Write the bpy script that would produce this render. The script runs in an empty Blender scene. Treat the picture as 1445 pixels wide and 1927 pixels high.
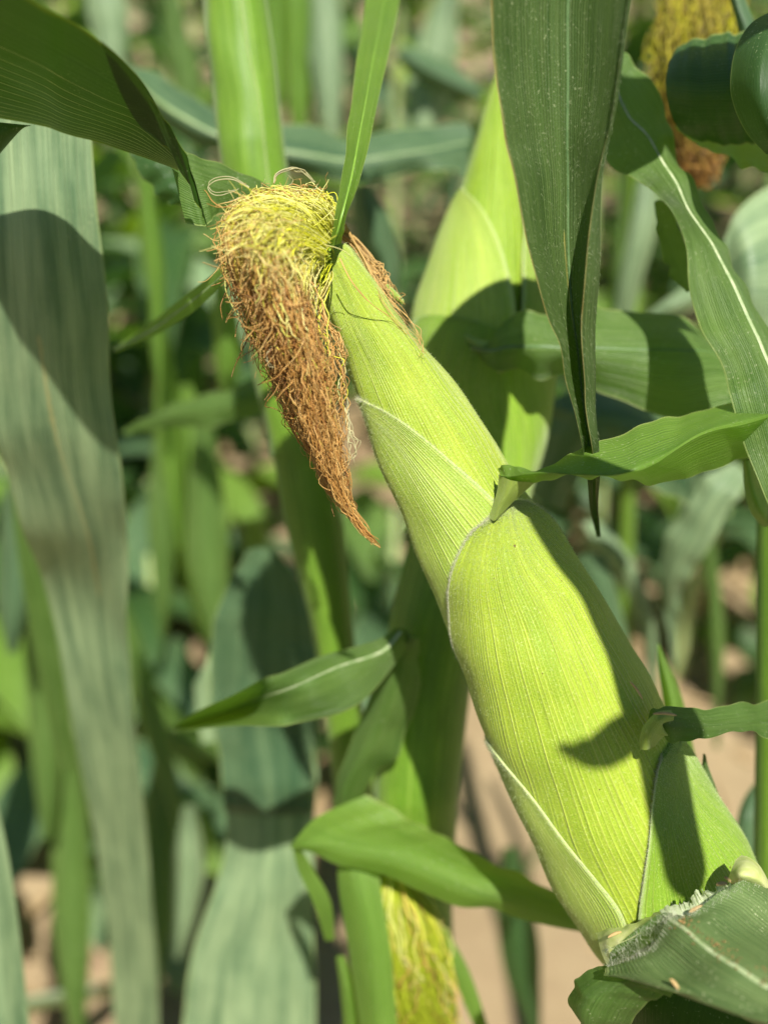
import bpy, math, random
import numpy as np
from mathutils import Vector

# ------------------------------------------------------------------ camera, light, exposure
SC = bpy.context.scene
COL = SC.collection
FPX, CX, CY = 2066.0, 722.5, 963.5            # focal length in pixels of the 1445 x 1927 photograph
PITCH = math.radians(30)
CAM = np.array([0.0, 0.0, 1.25])
FWD = np.array([0.0, math.cos(PITCH), -math.sin(PITCH)])
UPV = np.array([0.0, math.sin(PITCH), math.cos(PITCH)])
RGT = np.array([1.0, 0.0, 0.0])
cd = bpy.data.cameras.new('camera')
cam = bpy.data.objects.new('camera', cd); COL.objects.link(cam)
cam.location = CAM; cam.rotation_euler = (math.radians(60), 0, 0)
cd.sensor_fit = 'VERTICAL'; cd.sensor_height = 24.0; cd.lens = 24.0 * FPX / 1927.0
cd.clip_start = 0.01; cd.clip_end = 400
cd.dof.use_dof = True; cd.dof.focus_distance = 0.338
cd.dof.aperture_fstop = (cd.lens / 1000.0) / 0.0078
cd.dof.aperture_blades = 0
SC.camera = cam

SUNC = np.array([0.10, 0.50, 0.95])           # to the sun, in camera axes (right, up, towards camera)
SUN = SUNC[0] * RGT + SUNC[1] * UPV - SUNC[2] * FWD
SUN /= np.linalg.norm(SUN)
elev = math.asin(SUN[2]); azim = math.atan2(SUN[0], SUN[1])
w = bpy.data.worlds.new('World'); SC.world = w; w.use_nodes = True
nt = w.node_tree; nt.nodes.clear()
sky = nt.nodes.new('ShaderNodeTexSky'); sky.sky_type = 'NISHITA'; sky.sun_disc = False
sky.sun_elevation = elev; sky.sun_rotation = azim; sky.air_density = 1.0; sky.dust_density = 0.3; sky.ozone_density = 2.5
bg = nt.nodes.new('ShaderNodeBackground'); bg.inputs[1].default_value = 0.05
wo = nt.nodes.new('ShaderNodeOutputWorld')
nt.links.new(sky.outputs[0], bg.inputs[0]); nt.links.new(bg.outputs[0], wo.inputs[0])
sl = bpy.data.lights.new('sun', 'SUN'); sl.energy = 5.0; sl.angle = math.radians(0.6); sl.color = (1.0, 0.95, 0.86)
so = bpy.data.objects.new('sun', sl); COL.objects.link(so); so.location = (0, 0, 5)
so.rotation_euler = Vector(SUN).to_track_quat('Z', 'Y').to_euler()
SC.view_settings.view_transform = 'Standard'; SC.view_settings.look = 'None'
SC.view_settings.exposure = 0.52; SC.view_settings.gamma = 1.0
SC.view_settings.use_curve_mapping = False
SC.render.engine = 'CYCLES'
SC.cycles.max_bounces = 8; SC.cycles.transmission_bounces = 6; SC.cycles.transparent_max_bounces = 8

rng = np.random.default_rng(7)
random.seed(7)

# ------------------------------------------------------------------ helpers
def P(px, py, d):
    """the world point d metres deep on the ray through a point of the photograph (1445 x 1927)"""
    px, py, d = np.asarray(px, float), np.asarray(py, float), np.asarray(d, float)
    return (CAM + d[..., None] * (FWD + ((px - CX) / FPX)[..., None] * RGT + ((CY - py) / FPX)[..., None] * UPV))

WORLD = {}
def link(o, parent=None, origin=None):
    COL.objects.link(o)
    origin = np.zeros(3) if origin is None else np.asarray(origin, float)
    pw = np.zeros(3)
    if parent is not None:
        o.parent = parent; pw = WORLD[parent.name]
    o.location = origin - pw
    WORLD[o.name] = origin
    return o

def thing(name, label, cat, loc, group=None):
    o = bpy.data.objects.new(name, None); o.empty_display_size = 0.05
    o['label'] = label; o['category'] = cat
    if group: o['group'] = group
    return link(o, None, loc)

def tag(o, label=None, cat=None, group=None, kind=None):
    if label: o['label'] = label
    if cat: o['category'] = cat
    if group: o['group'] = group
    if kind: o['kind'] = kind
    return o

def mesh_obj(name, V, F, mat, parent=None, uv=None, col=None, origin=None, smooth=True):
    """V (n,3) world; F (m,4) or (m,3) int array; uv per vertex; col per vertex"""
    V = np.asarray(V, float); F = np.asarray(F, np.int32)
    if origin is None: origin = V[0]
    me = bpy.data.meshes.new(name)
    k = F.shape[1]; m = F.shape[0]
    me.vertices.add(len(V)); me.loops.add(m * k); me.polygons.add(m)
    me.vertices.foreach_set('co', (V - origin).astype(np.float32).ravel())
    me.loops.foreach_set('vertex_index', F.ravel())
    me.polygons.foreach_set('loop_start', np.arange(m, dtype=np.int32) * k)
    me.polygons.foreach_set('loop_total', np.full(m, k, np.int32))
    me.polygons.foreach_set('use_smooth', np.full(m, smooth, bool))
    if uv is not None:
        l = me.uv_layers.new(name='UVMap')
        l.data.foreach_set('uv', np.asarray(uv, np.float32)[F.ravel()].ravel())
    if col is not None:
        a = me.color_attributes.new('col', 'FLOAT_COLOR', 'POINT')
        c = np.ones((len(V), 4), np.float32); c[:, :3] = col
        a.data.foreach_set('color', c.ravel())
    me.update(); me.validate()
    me.materials.append(mat)
    o = bpy.data.objects.new(name, me)
    return link(o, parent, origin)

def cr(pts, m):
    """Catmull-Rom through pts (n, ...) sampled at m places"""
    pts = np.asarray(pts, float); n = len(pts)
    if n == 2:
        t = np.linspace(0, 1, m).reshape((-1,) + (1,) * (pts.ndim - 1))
        return pts[0] * (1 - t) + pts[1] * t
    e = np.concatenate([[2 * pts[0] - pts[1]], pts, [2 * pts[-1] - pts[-2]]])
    t = np.linspace(0, n - 1, m); i = np.minimum(t.astype(int), n - 2); f = (t - i).reshape((-1,) + (1,) * (pts.ndim - 1))
    p0, p1, p2, p3 = e[i], e[i + 1], e[i + 2], e[i + 3]
    return 0.5 * (2 * p1 + (p2 - p0) * f + (2 * p0 - 5 * p1 + 4 * p2 - p3) * f * f + (3 * p1 - p0 - 3 * p2 + p3) * f ** 3)

def grid_faces(nr, nc):
    i = np.arange(nr - 1)[:, None] * nc + np.arange(nc - 1)[None]
    i = i.ravel()
    return np.stack([i, i + 1, i + nc + 1, i + nc], 1)

def snoise(n, freq, amp, seed):
    """smooth 1D noise along n samples"""
    r = np.random.default_rng(seed)
    k = max(4, int(freq) + 3)
    return cr(r.normal(0, amp, k), n)

def normals_of(G):
    du = np.gradient(G, axis=1); dv = np.gradient(G, axis=0)
    n = np.cross(du, dv); l = np.linalg.norm(n, axis=2, keepdims=True); l[l < 1e-12] = 1
    return n / l

# ------------------------------------------------------------------ node materials
class NM:
    def __init__(s, name):
        s.m = bpy.data.materials.new(name); s.m.use_nodes = True
        s.t = s.m.node_tree; s.t.nodes.clear()
        s.out = s.t.nodes.new('ShaderNodeOutputMaterial')
    def n(s, typ, **kw):
        x = s.t.nodes.new(typ)
        for k, v in kw.items(): setattr(x, k, v)
        return x
    def l(s, a, b): s.t.links.new(a, b)
    def setin(s, node, key, v):
        if hasattr(v, 'is_output') or isinstance(v, bpy.types.NodeSocket): s.l(v, node.inputs[key])
        else: node.inputs[key].default_value = v
    def math(s, op, a, b=0.0, clamp=False):
        x = s.n('ShaderNodeMath', operation=op, use_clamp=clamp); s.setin(x, 0, a); s.setin(x, 1, b); return x.outputs[0]
    def comb(s, x, y, z=0.0):
        c = s.n('ShaderNodeCombineXYZ'); s.setin(c, 0, x); s.setin(c, 1, y); s.setin(c, 2, z); return c.outputs[0]
    def noise(s, vec, scale=1.0, detail=2.0, rough=0.5, dist=0.0):
        x = s.n('ShaderNodeTexNoise'); s.l(vec, x.inputs['Vector'])
        x.inputs['Scale'].default_value = scale; x.inputs['Detail'].default_value = detail
        x.inputs['Roughness'].default_value = rough; x.inputs['Distortion'].default_value = dist
        return x.outputs[0]
    def ramp(s, f, lo, hi, a=0.0, b=1.0):
        x = s.n('ShaderNodeMapRange'); x.clamp = True
        s.setin(x, 0, f); s.setin(x, 1, lo); s.setin(x, 2, hi); s.setin(x, 3, a); s.setin(x, 4, b); return x.outputs[0]
    def mix(s, f, a, b):
        x = s.n('ShaderNodeMix', data_type='RGBA'); s.setin(x, 0, f)
        for k, v in ((6, a), (7, b)):
            if isinstance(v, tuple): x.inputs[k].default_value = (*v, 1) if len(v) == 3 else v
            else: s.l(v, x.inputs[k])
        return x.outputs[2]

def blade_material(name, dark, light, vein, glow, trans=0.35, nveins=46, rough=0.42, spec=0.5, edge=(0.42, 0.5, 0.16),
                   edgew=0.018, speck=0.6, bump=0.35, streak=1.0, lesion=None, seed=0.0, under=None, browned=0.0, wax=0.0):
    """parallel-veined maize blade. dark/light: between-vein colours, vein: the ribs, glow: light coming through"""
    M = NM(name)
    uv = M.n('ShaderNodeUVMap'); uv.uv_map = 'UVMap'
    sp = M.n('ShaderNodeSeparateXYZ'); M.l(uv.outputs[0], sp.inputs[0]); u, v = sp.outputs[0], sp.outputs[1]
    tc = M.n('ShaderNodeTexCoord')
    wob = M.noise(M.comb(M.math('MULTIPLY', u, 3.0), M.math('MULTIPLY', v, 1.3), seed), 1, 2)
    uu = M.math('ADD', u, M.math('MULTIPLY', M.math('SUBTRACT', wob, 0.5), 0.012))
    broad = M.noise(M.comb(M.math('MULTIPLY', uu, 9.0), M.math('MULTIPLY', v, 0.55), seed + 3), 1, 3, 0.6)
    fine = M.noise(M.comb(M.math('MULTIPLY', uu, nveins * 2.6), M.math('MULTIPLY', v, 1.2), seed + 5), 1, 2, 0.6)
    per = M.noise(M.comb(M.math('MULTIPLY', uu, nveins * 0.7), M.math('MULTIPLY', v, 0.25), seed + 9), 1, 1)
    wv = M.math('ABSOLUTE', M.math('SINE', M.math('MULTIPLY', uu, nveins * math.pi)))
    rib = M.math('POWER', M.math('SUBTRACT', 1.0, wv), 2.2)
    rib = M.math('MULTIPLY', rib, M.ramp(per, 0.35, 0.65, 0.25, 1.0))
    mott = M.noise(tc.outputs['Object'], 55, 4, 0.65)
    micro = M.noise(tc.outputs['Object'], 1500, 2, 0.6)
    base = M.mix(M.ramp(M.math('ADD', M.math('MULTIPLY', broad, 0.6), M.math('MULTIPLY', mott, 0.4)), 0.38, 0.62), dark, light)
    base = M.mix(M.math('MULTIPLY', M.ramp(fine, 0.35, 0.7), 0.35 * streak), base, vein)
    base = M.mix(M.math('MULTIPLY', rib, 0.55 * streak), base, vein)
    if speck > 0:
        dots = M.ramp(M.noise(tc.outputs['Object'], 1150, 1, 0.5), 0.66, 0.74)
        dens = M.ramp(M.noise(tc.outputs['Object'], 40, 2), 0.4, 0.62)
        base = M.mix(M.math('MULTIPLY', M.math('MULTIPLY', dots, dens), speck), base, (0.62, 0.68, 0.38))
    # pale margin, browned in places
    em = M.math('MINIMUM', u, M.math('SUBTRACT', 1.0, u))
    ew = M.noise(M.comb(0.0, M.math('MULTIPLY', v, 4.0), seed + 1), 1, 3)
    ef = M.ramp(em, 0.0, M.math('MULTIPLY', ew, edgew * 2.2), 1.0, 0.0)
    ecol = M.mix(M.math('MULTIPLY', M.ramp(M.noise(M.comb(0.0, M.math('MULTIPLY', v, 5.5), seed + 2), 1, 3), 0.45, 0.6), browned), edge, (0.32, 0.17, 0.05))
    base = M.mix(M.math('MULTIPLY', ef, 0.85), base, ecol)
    if lesion:
        for (u0, v0, u1, v1, wd, lc) in lesion:
            tt = M.ramp(v, v0, v1, 0.0, 1.0)
            uc = M.math('ADD', M.math('MULTIPLY', tt, u1 - u0), u0)
            uc = M.math('ADD', uc, M.math('MULTIPLY', M.math('SUBTRACT', M.noise(M.comb(0.0, M.math('MULTIPLY', v, 9.0), seed), 1, 3), 0.5), 0.02))
            dd = M.math('ABSOLUTE', M.math('SUBTRACT', u, uc))
            inr = M.math('MULTIPLY', M.ramp(v, v0, v0 + 0.03), M.ramp(v, v1 - 0.1, v1, 1.0, 0.0))
            ff = M.math('MULTIPLY', M.ramp(dd, 0.0, M.math('MULTIPLY', M.noise(M.comb(7.0, M.math('MULTIPLY', v, 12.0)), 1, 3), wd * 2), 1.0, 0.0), inr)
            base = M.mix(M.math('MULTIPLY', ff, 0.9), base, lc)
    if wax > 0:   # chalky bloom on the upper side
        base = M.mix(M.math('MULTIPLY', M.ramp(M.math('ADD', M.math('MULTIPLY', broad, 0.85), M.math('MULTIPLY', mott, 0.15)), 0.36, 0.64, 0.1, 1.0), wax), base, (0.43, 0.56, 0.29))
    bs = M.n('ShaderNodeBsdfPrincipled'); M.l(base, bs.inputs['Base Color'])
    M.setin(bs, 'Roughness', M.ramp(mott, 0.3, 0.7, rough - 0.06, rough + 0.1)); bs.inputs['Specular IOR Level'].default_value = spec
    h = M.math('ADD', M.math('MULTIPLY', rib, 0.9), M.math('ADD', M.math('MULTIPLY', fine, 0.5), M.math('MULTIPLY', micro, 0.35)))
    bp = M.n('ShaderNodeBump'); bp.inputs['Strength'].default_value = bump; bp.inputs['Distance'].default_value = 0.0006
    M.l(h, bp.inputs['Height']); M.l(bp.outputs[0], bs.inputs['Normal'])
    tr = M.n('ShaderNodeBsdfTranslucent')
    M.l(M.mix(M.math('MULTIPLY', rib, 0.35), glow, tuple(min(1, c * 1.5) for c in glow)), tr.inputs[0]); M.l(bp.outputs[0], tr.inputs['Normal'])
    mx = M.n('ShaderNodeMixShader'); mx.inputs[0].default_value = trans
    M.l(bs.outputs[0], mx.inputs[1]); M.l(tr.outputs[0], mx.inputs[2]); M.l(mx.outputs[0], M.out.inputs[0])
    return M.m

def husk_material(name, dark, light, vein, seed=0.0, nveins=84, sss=0.2, speck=0.4, bump=0.65, green_v=None):
    M = NM(name)
    uv = M.n('ShaderNodeUVMap'); uv.uv_map = 'UVMap'
    sp = M.n('ShaderNodeSeparateXYZ'); M.l(uv.outputs[0], sp.inputs[0]); u, v = sp.outputs[0], sp.outputs[1]
    tc = M.n('ShaderNodeTexCoord')
    wob = M.noise(M.comb(M.math('MULTIPLY', u, 4.0), M.math('MULTIPLY', v, 0.8), seed), 1, 2)
    uu = M.math('ADD', u, M.math('MULTIPLY', M.math('SUBTRACT', wob, 0.5), 0.015))
    wv = M.math('ABSOLUTE', M.math('SINE', M.math('MULTIPLY', uu, nveins * math.pi)))
    per = M.noise(M.comb(M.math('MULTIPLY', uu, nveins * 0.8), M.math('MULTIPLY', v, 0.15), seed + 9), 1, 1)
    rib = M.math('MULTIPLY', M.math('POWER', M.math('SUBTRACT', 1.0, wv), 1.5), M.ramp(per, 0.4, 0.62, 0.1, 1.0))
    fine = M.noise(M.comb(M.math('MULTIPLY', uu, nveins * 4), M.math('MULTIPLY', v, 2.5), seed + 5), 1, 2, 0.65)
    broad = M.noise(M.comb(M.math('MULTIPLY', uu, 12.0), M.math('MULTIPLY', v, 0.35), seed + 3), 1, 3, 0.6)
    mott = M.noise(tc.outputs['Object'], 45, 4, 0.6)
    micro = M.noise(tc.outputs['Object'], 1700, 2, 0.6)
    base = M.mix(M.ramp(M.math('ADD', M.math('MULTIPLY', broad, 0.65), M.math('MULTIPLY', mott, 0.35)), 0.36, 0.64), dark, light)
    base = M.mix(M.math('MULTIPLY', rib, 0.75), base, vein)
    base = M.mix(M.math('MULTIPLY', M.ramp(fine, 0.42, 0.66), 0.55), base, tuple(c * 0.62 for c in dark))
    cross = M.noise(M.comb(M.math('MULTIPLY', uu, nveins * 2), M.math('MULTIPLY', v, 90.0), seed), 1, 2, 0.6)
    base = M.mix(M.math('MULTIPLY', M.ramp(cross, 0.45, 0.7), 0.3), base, vein)
    dots = M.ramp(M.noise(tc.outputs['Object'], 1300, 1, 0.5), 0.62, 0.72)
    base = M.mix(M.math('MULTIPLY', dots, speck * 0.6), base, (0.75, 0.84, 0.35))
    em = M.math('MINIMUM', u, M.math('SUBTRACT', 1.0, u))
    base = M.mix(M.ramp(em, 0.0, 0.03, 0.55, 0.0), base, (0.62, 0.7, 0.36))
    bs = M.n('ShaderNodeBsdfPrincipled'); M.l(base, bs.inputs['Base Color'])
    bs.inputs['Roughness'].default_value = 0.48; bs.inputs['Specular IOR Level'].default_value = 0.35
    bs.inputs['Sheen Weight'].default_value = 0.25; bs.inputs['Sheen Roughness'].default_value = 0.4
    bs.inputs['Sheen Tint'].default_value = (0.9, 1.0, 0.75, 1)
    bs.inputs['Subsurface Weight'].default_value = sss
    bs.inputs['Subsurface Radius'].default_value = (0.6, 1.0, 0.12); bs.inputs['Subsurface Scale'].default_value = 0.002
    h = M.math('ADD', M.math('MULTIPLY', rib, 1.0), M.math('ADD', M.math('MULTIPLY', fine, 0.5), M.math('ADD', M.math('MULTIPLY', cross, 0.25), M.math('MULTIPLY', micro, 0.5))))
    bp = M.n('ShaderNodeBump'); bp.inputs['Strength'].default_value = bump; bp.inputs['Distance'].default_value = 0.0006
    M.l(h, bp.inputs['Height']); M.l(bp.outputs[0], bs.inputs['Normal'])
    M.l(bs.outputs[0], M.out.inputs[0])
    return M.m

def strand_material(name, trans=0.25, rough=0.45):
    M = NM(name)
    at = M.n('ShaderNodeAttribute', attribute_name='col')
    bs = M.n('ShaderNodeBsdfPrincipled'); M.l(at.outputs[0], bs.inputs['Base Color']); bs.inputs['Roughness'].default_value = rough
    bs.inputs['Specular IOR Level'].default_value = 0.45
    tr = M.n('ShaderNodeBsdfTranslucent'); M.l(at.outputs[0], tr.inputs[0])
    mx = M.n('ShaderNodeMixShader'); mx.inputs[0].default_value = trans
    M.l(bs.outputs[0], mx.inputs[1]); M.l(tr.outputs[0], mx.inputs[2]); M.l(mx.outputs[0], M.out.inputs[0])
    return M.m

def plain(name, a, b, scale=80, rough=0.6, bump=0.3, dist=0.001, spec=0.3):
    M = NM(name); tc = M.n('ShaderNodeTexCoord')
    f = M.noise(tc.outputs['Object'], scale, 5, 0.65)
    bs = M.n('ShaderNodeBsdfPrincipled'); M.l(M.mix(M.ramp(f, 0.35, 0.65), a, b), bs.inputs['Base Color'])
    bs.inputs['Roughness'].default_value = rough; bs.inputs['Specular IOR Level'].default_value = spec
    bp = M.n('ShaderNodeBump'); bp.inputs['Strength'].default_value = bump; bp.inputs['Distance'].default_value = dist
    M.l(f, bp.inputs['Height']); M.l(bp.outputs[0], bs.inputs['Normal']); M.l(bs.outputs[0], M.out.inputs[0])
    return M.m

def ground_material():
    M = NM('sandy_soil'); tc = M.n('ShaderNodeTexCoord'); o = tc.outputs['Object']
    a = M.noise(o, 2.2, 5, 0.6); b = M.noise(o, 26, 6, 0.7); c = M.noise(o, 190, 3, 0.6)
    base = M.mix(M.ramp(a, 0.35, 0.65), (0.28, 0.205, 0.112), (0.41, 0.31, 0.18))
    base = M.mix(M.math('MULTIPLY', M.ramp(b, 0.5, 0.75), 0.6), base, (0.26, 0.17, 0.1))
    base = M.mix(M.math('MULTIPLY', M.ramp(c, 0.55, 0.7), 0.4), base, (0.48, 0.37, 0.24))
    bs = M.n('ShaderNodeBsdfPrincipled'); M.l(base, bs.inputs['Base Color']); bs.inputs['Roughness'].default_value = 0.95
    bp = M.n('ShaderNodeBump'); bp.inputs['Strength'].default_value = 0.7; bp.inputs['Distance'].default_value = 0.01
    M.l(M.math('ADD', b, M.math('MULTIPLY', c, 0.3)), bp.inputs['Height']); M.l(bp.outputs[0], bs.inputs['Normal'])
    M.l(bs.outputs[0], M.out.inputs[0])
    return M.m

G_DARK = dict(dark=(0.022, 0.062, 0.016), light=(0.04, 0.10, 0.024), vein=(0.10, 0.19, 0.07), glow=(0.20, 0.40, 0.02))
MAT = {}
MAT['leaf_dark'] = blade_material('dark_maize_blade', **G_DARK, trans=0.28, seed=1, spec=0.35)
MAT['leaf_hang'] = blade_material('hanging_blade', dark=(0.024, 0.062, 0.010), light=(0.055, 0.11, 0.020), vein=(0.18, 0.25, 0.08), glow=(0.16, 0.33, 0.02),
                                  trans=0.2, nveins=64, seed=2, edge=(0.45, 0.40, 0.14), edgew=0.02, browned=0.7, speck=0.4, spec=0.45, bump=0.8, streak=1.4,
                                  lesion=[(0.38, 3.1, 0.44, 4.5, 0.010, (0.36, 0.33, 0.08)), (0.56, 3.9, 0.57, 5.2, 0.008, (0.26, 0.27, 0.06))])
MAT['leaf_mid'] = blade_material('mid_green_blade', dark=(0.05, 0.125, 0.018), light=(0.115, 0.215, 0.035), vein=(0.24, 0.36, 0.11), glow=(0.26, 0.5, 0.03),
                                 trans=0.33, seed=4, nveins=48, spec=0.45, bump=0.8, streak=1.5)
MAT['leaf_fresh'] = blade_material('fresh_green_blade', dark=(0.10, 0.22, 0.025), light=(0.16, 0.30, 0.035), vein=(0.28, 0.42, 0.10), glow=(0.40, 0.66, 0.03),
                                   trans=0.4, seed=5, nveins=34, spec=0.4, bump=0.6, streak=1.3)
MAT['leaf_wax'] = blade_material('waxy_grey_blade', dark=(0.05, 0.13, 0.055), light=(0.10, 0.20, 0.085), vein=(0.25, 0.36, 0.2), glow=(0.12, 0.34, 0.06),
                                 trans=0.2, seed=6, nveins=30, spec=0.6, wax=0.75, rough=0.40, streak=1.6, bump=0.7,
                                 lesion=[(0.42, 1.8, 0.62, 5.2, 0.03, (0.50, 0.42, 0.16))])
MAT['leaf_dusty'] = blade_material('dusty_wide_blade', dark=(0.055, 0.12, 0.03), light=(0.12, 0.20, 0.05), vein=(0.30, 0.38, 0.14), glow=(0.12, 0.34, 0.06),
                                   trans=0.18, seed=16, nveins=60, spec=0.45, wax=0.12, rough=0.42, speck=1.0, bump=0.6)
MAT['leaf_wax2'] = blade_material('waxy_pale_blade', dark=(0.05, 0.13, 0.055), light=(0.10, 0.20, 0.09), vein=(0.22, 0.33, 0.19), glow=(0.12, 0.34, 0.06),
                                  trans=0.2, seed=8, nveins=30, spec=0.6, wax=0.75, rough=0.40, streak=1.6, bump=0.7)
MAT['leaf_blue'] = blade_material('blue_green_blade', dark=(0.03, 0.085, 0.035), light=(0.06, 0.13, 0.05), vein=(0.11, 0.2, 0.11), glow=(0.14, 0.3, 0.03),
                                  trans=0.2, seed=9, nveins=36, spec=0.4, wax=0.15)
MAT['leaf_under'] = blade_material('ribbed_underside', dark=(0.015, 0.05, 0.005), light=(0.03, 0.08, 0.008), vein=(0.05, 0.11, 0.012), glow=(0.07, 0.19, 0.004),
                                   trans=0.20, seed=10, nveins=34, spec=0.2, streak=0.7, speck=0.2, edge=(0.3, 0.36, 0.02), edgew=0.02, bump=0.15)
MAT['husk'] = husk_material('ear_husk', (0.265, 0.405, 0.022), (0.41, 0.53, 0.036), (0.63, 0.69, 0.15), seed=1)
MAT['husk_b'] = husk_material('ear_husk_pale', (0.26, 0.41, 0.03), (0.39, 0.53, 0.06), (0.64, 0.70, 0.24), seed=5, nveins=60)
MAT['husk_green'] = husk_material('ear_husk_green', (0.17, 0.33, 0.02), (0.27, 0.45, 0.03), (0.42, 0.56, 0.10), seed=7, nveins=60)
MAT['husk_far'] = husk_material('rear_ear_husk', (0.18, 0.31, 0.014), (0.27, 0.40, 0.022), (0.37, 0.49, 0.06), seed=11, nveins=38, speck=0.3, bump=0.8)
MAT['stalk'] = husk_material('stalk_sheath', (0.10, 0.225, 0.014), (0.16, 0.30, 0.02), (0.26, 0.40, 0.06), seed=13, nveins=30, speck=0.15, bump=0.25, sss=0.15)
MAT['collar'] = plain('pale_collar', (0.52, 0.60, 0.18), (0.68, 0.70, 0.34), 160, 0.55, 0.4)
MAT['membrane'] = plain('ragged_membrane', (0.45, 0.55, 0.28), (0.7, 0.74, 0.52), 500, 0.6, 0.5)
MAT['midrib'] = plain('pale_midrib', (0.22, 0.33, 0.12), (0.36, 0.46, 0.22), 120, 0.45, 0.2)
MAT['midrib_green'] = plain('green_midrib', (0.16, 0.30, 0.035), (0.22, 0.38, 0.05), 200, 0.45, 0.2)
MAT['rib_pale'] = plain('pale_rib', (0.26, 0.36, 0.10), (0.42, 0.5, 0.18), 200, 0.45, 0.2)
MAT['midrib_dull'] = plain('dull_midrib', (0.07, 0.14, 0.045), (0.13, 0.22, 0.08), 200, 0.45, 0.2)
MAT['midrib_white'] = plain('white_midrib', (0.26, 0.36, 0.15), (0.46, 0.52, 0.3), 260, 0.45, 0.2)
MAT['strand'] = strand_material('silk_strands')
MAT['hair'] = strand_material('fine_hairs', 0.5, 0.4)
MAT['straw'] = plain('dry_straw', (0.42, 0.27, 0.1), (0.62, 0.46, 0.22), 300, 0.7, 0.4)
MAT['clod'] = plain('soil_clod', (0.22, 0.14, 0.085), (0.42, 0.29, 0.19), 30, 0.95, 0.8, 0.006)
MAT['stone'] = plain('reddish_stone', (0.42, 0.17, 0.08), (0.56, 0.28, 0.15), 25, 0.9, 0.6, 0.004)
MAT['dead'] = plain('dead_leaf', (0.3, 0.2, 0.1), (0.48, 0.36, 0.2), 40, 0.85, 0.5, 0.002)

# ------------------------------------------------------------------ builders
def leaf(parent, rows, mat='leaf_dark', nr=70, nc=15, cup=0.0, ripple=0.0, rip_n=14, wob=0.0, seed=0, mid=None,
         midmat='midrib', midw=0.0016, name='leaf', label=None, hairs=0, haircol=(0.75, 0.8, 0.55), midtaper=(1.0, 0.15), uvflip=False, lin=False, world=False, ribs=(), ribw=0.0003, ribmat='rib_pale'):
    """rows: list of rows, each a list of K points (px, py, depth). Lofted smoothly both ways."""
    R = np.array(rows, float)                       # (n, K, 3)
    if not world: R = P(R[..., 0], R[..., 1], R[..., 2])          # into the world first, then loft there
    A = cr(R, nr)                                   # along
    if lin:                                         # a crisp fold at each inner control line, softened over one cell
        q = np.linspace(0, A.shape[1] - 1, nc); i = np.minimum(q.astype(int), A.shape[1] - 2); f = (q - i)[None, :, None]
        f = f * 0.8 + 0.2 * f * f * (3 - 2 * f)
        G = A[:, i] * (1 - f) + A[:, i + 1] * f
    else:
        G = np.swapaxes(cr(np.swapaxes(A, 0, 1), nc), 0, 1)
    u = np.linspace(0, 1, nc)
    N = normals_of(G)
    if N[nr // 2, nc // 2] @ (CAM - G[nr // 2, nc // 2]) < 0: N = -N
    if cup: G = G - N * (cup * np.sin(u * np.pi) ** 1.0)[None, :, None]
    if ripple:
        s = np.linspace(0, 1, nr)
        fade = np.sin(np.clip(s, 0.02, 0.98) * np.pi) ** 0.6
        for side, sd in ((0, 1), (1, 2)):
            wv = snoise(nr, rip_n, 1, seed * 17 + sd)
            prof = (np.abs((1 - u) if side == 0 else u) ** 3)
            G = G + N * (ripple * (wv * fade)[:, None] * prof[None])[..., None]
        wv = snoise(nr, rip_n * 0.5, 0.4, seed * 17 + 5)
        G = G + N * (ripple * (wv * fade))[:, None, None]
    ln = np.concatenate([[0], np.cumsum(np.linalg.norm(np.diff(G[:, nc // 2], axis=0), axis=1))])
    UV = np.stack([np.broadcast_to(u, (nr, nc)), np.broadcast_to((ln * 20)[:, None], (nr, nc))], 2)
    o = mesh_obj(name, G.reshape(-1, 3), grid_faces(nr, nc), MAT[mat], parent, uv=UV.reshape(-1, 2))
    if label: o['label'] = label
    sub = o if parent.parent is None else parent
    for mid_, midw, midmat, nm_, midtaper in ([(mid, midw, midmat, 'midrib', midtaper)] if mid is not None else []) + [(q_, ribw, ribmat, 'vein', (1, .6)) for q_ in ribs]:   # raised ribs
        fu = mid_ * (nc - 1); i = int(min(fu, nc - 2)); f = fu - i
        L = G[:, i] * (1 - f) + G[:, i + 1] * f
        Nn = N[:, i]; T = np.gradient(L, axis=0); T /= np.linalg.norm(T, axis=1, keepdims=True) + 1e-12
        B = np.cross(T, Nn); wd = np.linspace(midtaper[0], midtaper[1], nr)[:, None] * midw
        prof = [(-1, -0.04), (-0.55, 0.08), (0, 0.12), (0.55, 0.08), (1, -0.04)]
        V = np.stack([L + B * wd * a + Nn * wd * b for a, b in prof], 1)
        uvm = np.zeros((nr * 5, 2))
        mesh_obj(nm_, V.reshape(-1, 3), grid_faces(nr, 5), MAT[midmat], o if parent.parent is None else parent, uv=uvm)
    return o, G, N

def tube_mesh(paths, radii, sides=4):
    """paths (N,S,3), radii (N,S) -> V, F for all tubes at once"""
    n, S, _ = paths.shape
    T = np.gradient(paths, axis=1); T /= np.linalg.norm(T, axis=2, keepdims=True) + 1e-12
    ref = np.broadcast_to(FWD * 0.8 + RGT * 0.37 + UPV * 0.1, T.shape)
    A = np.cross(T, ref); A /= np.linalg.norm(A, axis=2, keepdims=True) + 1e-12
    B = np.cross(T, A)
    an = np.arange(sides) * 2 * math.pi / sides
    V = paths[:, :, None] + radii[:, :, None, None] * (A[:, :, None] * np.cos(an)[:, None] + B[:, :, None] * np.sin(an)[:, None])
    i = np.arange(n)[:, None, None] * S * sides + np.arange(S - 1)[None, :, None] * sides
    j = np.arange(sides)[None, None]; k = (j + 1) % sides
    F = np.stack([i + j, i + k, i + k + sides, i + j + sides], 3).reshape(-1, 4)
    return V.reshape(-1, 3), F

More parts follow.
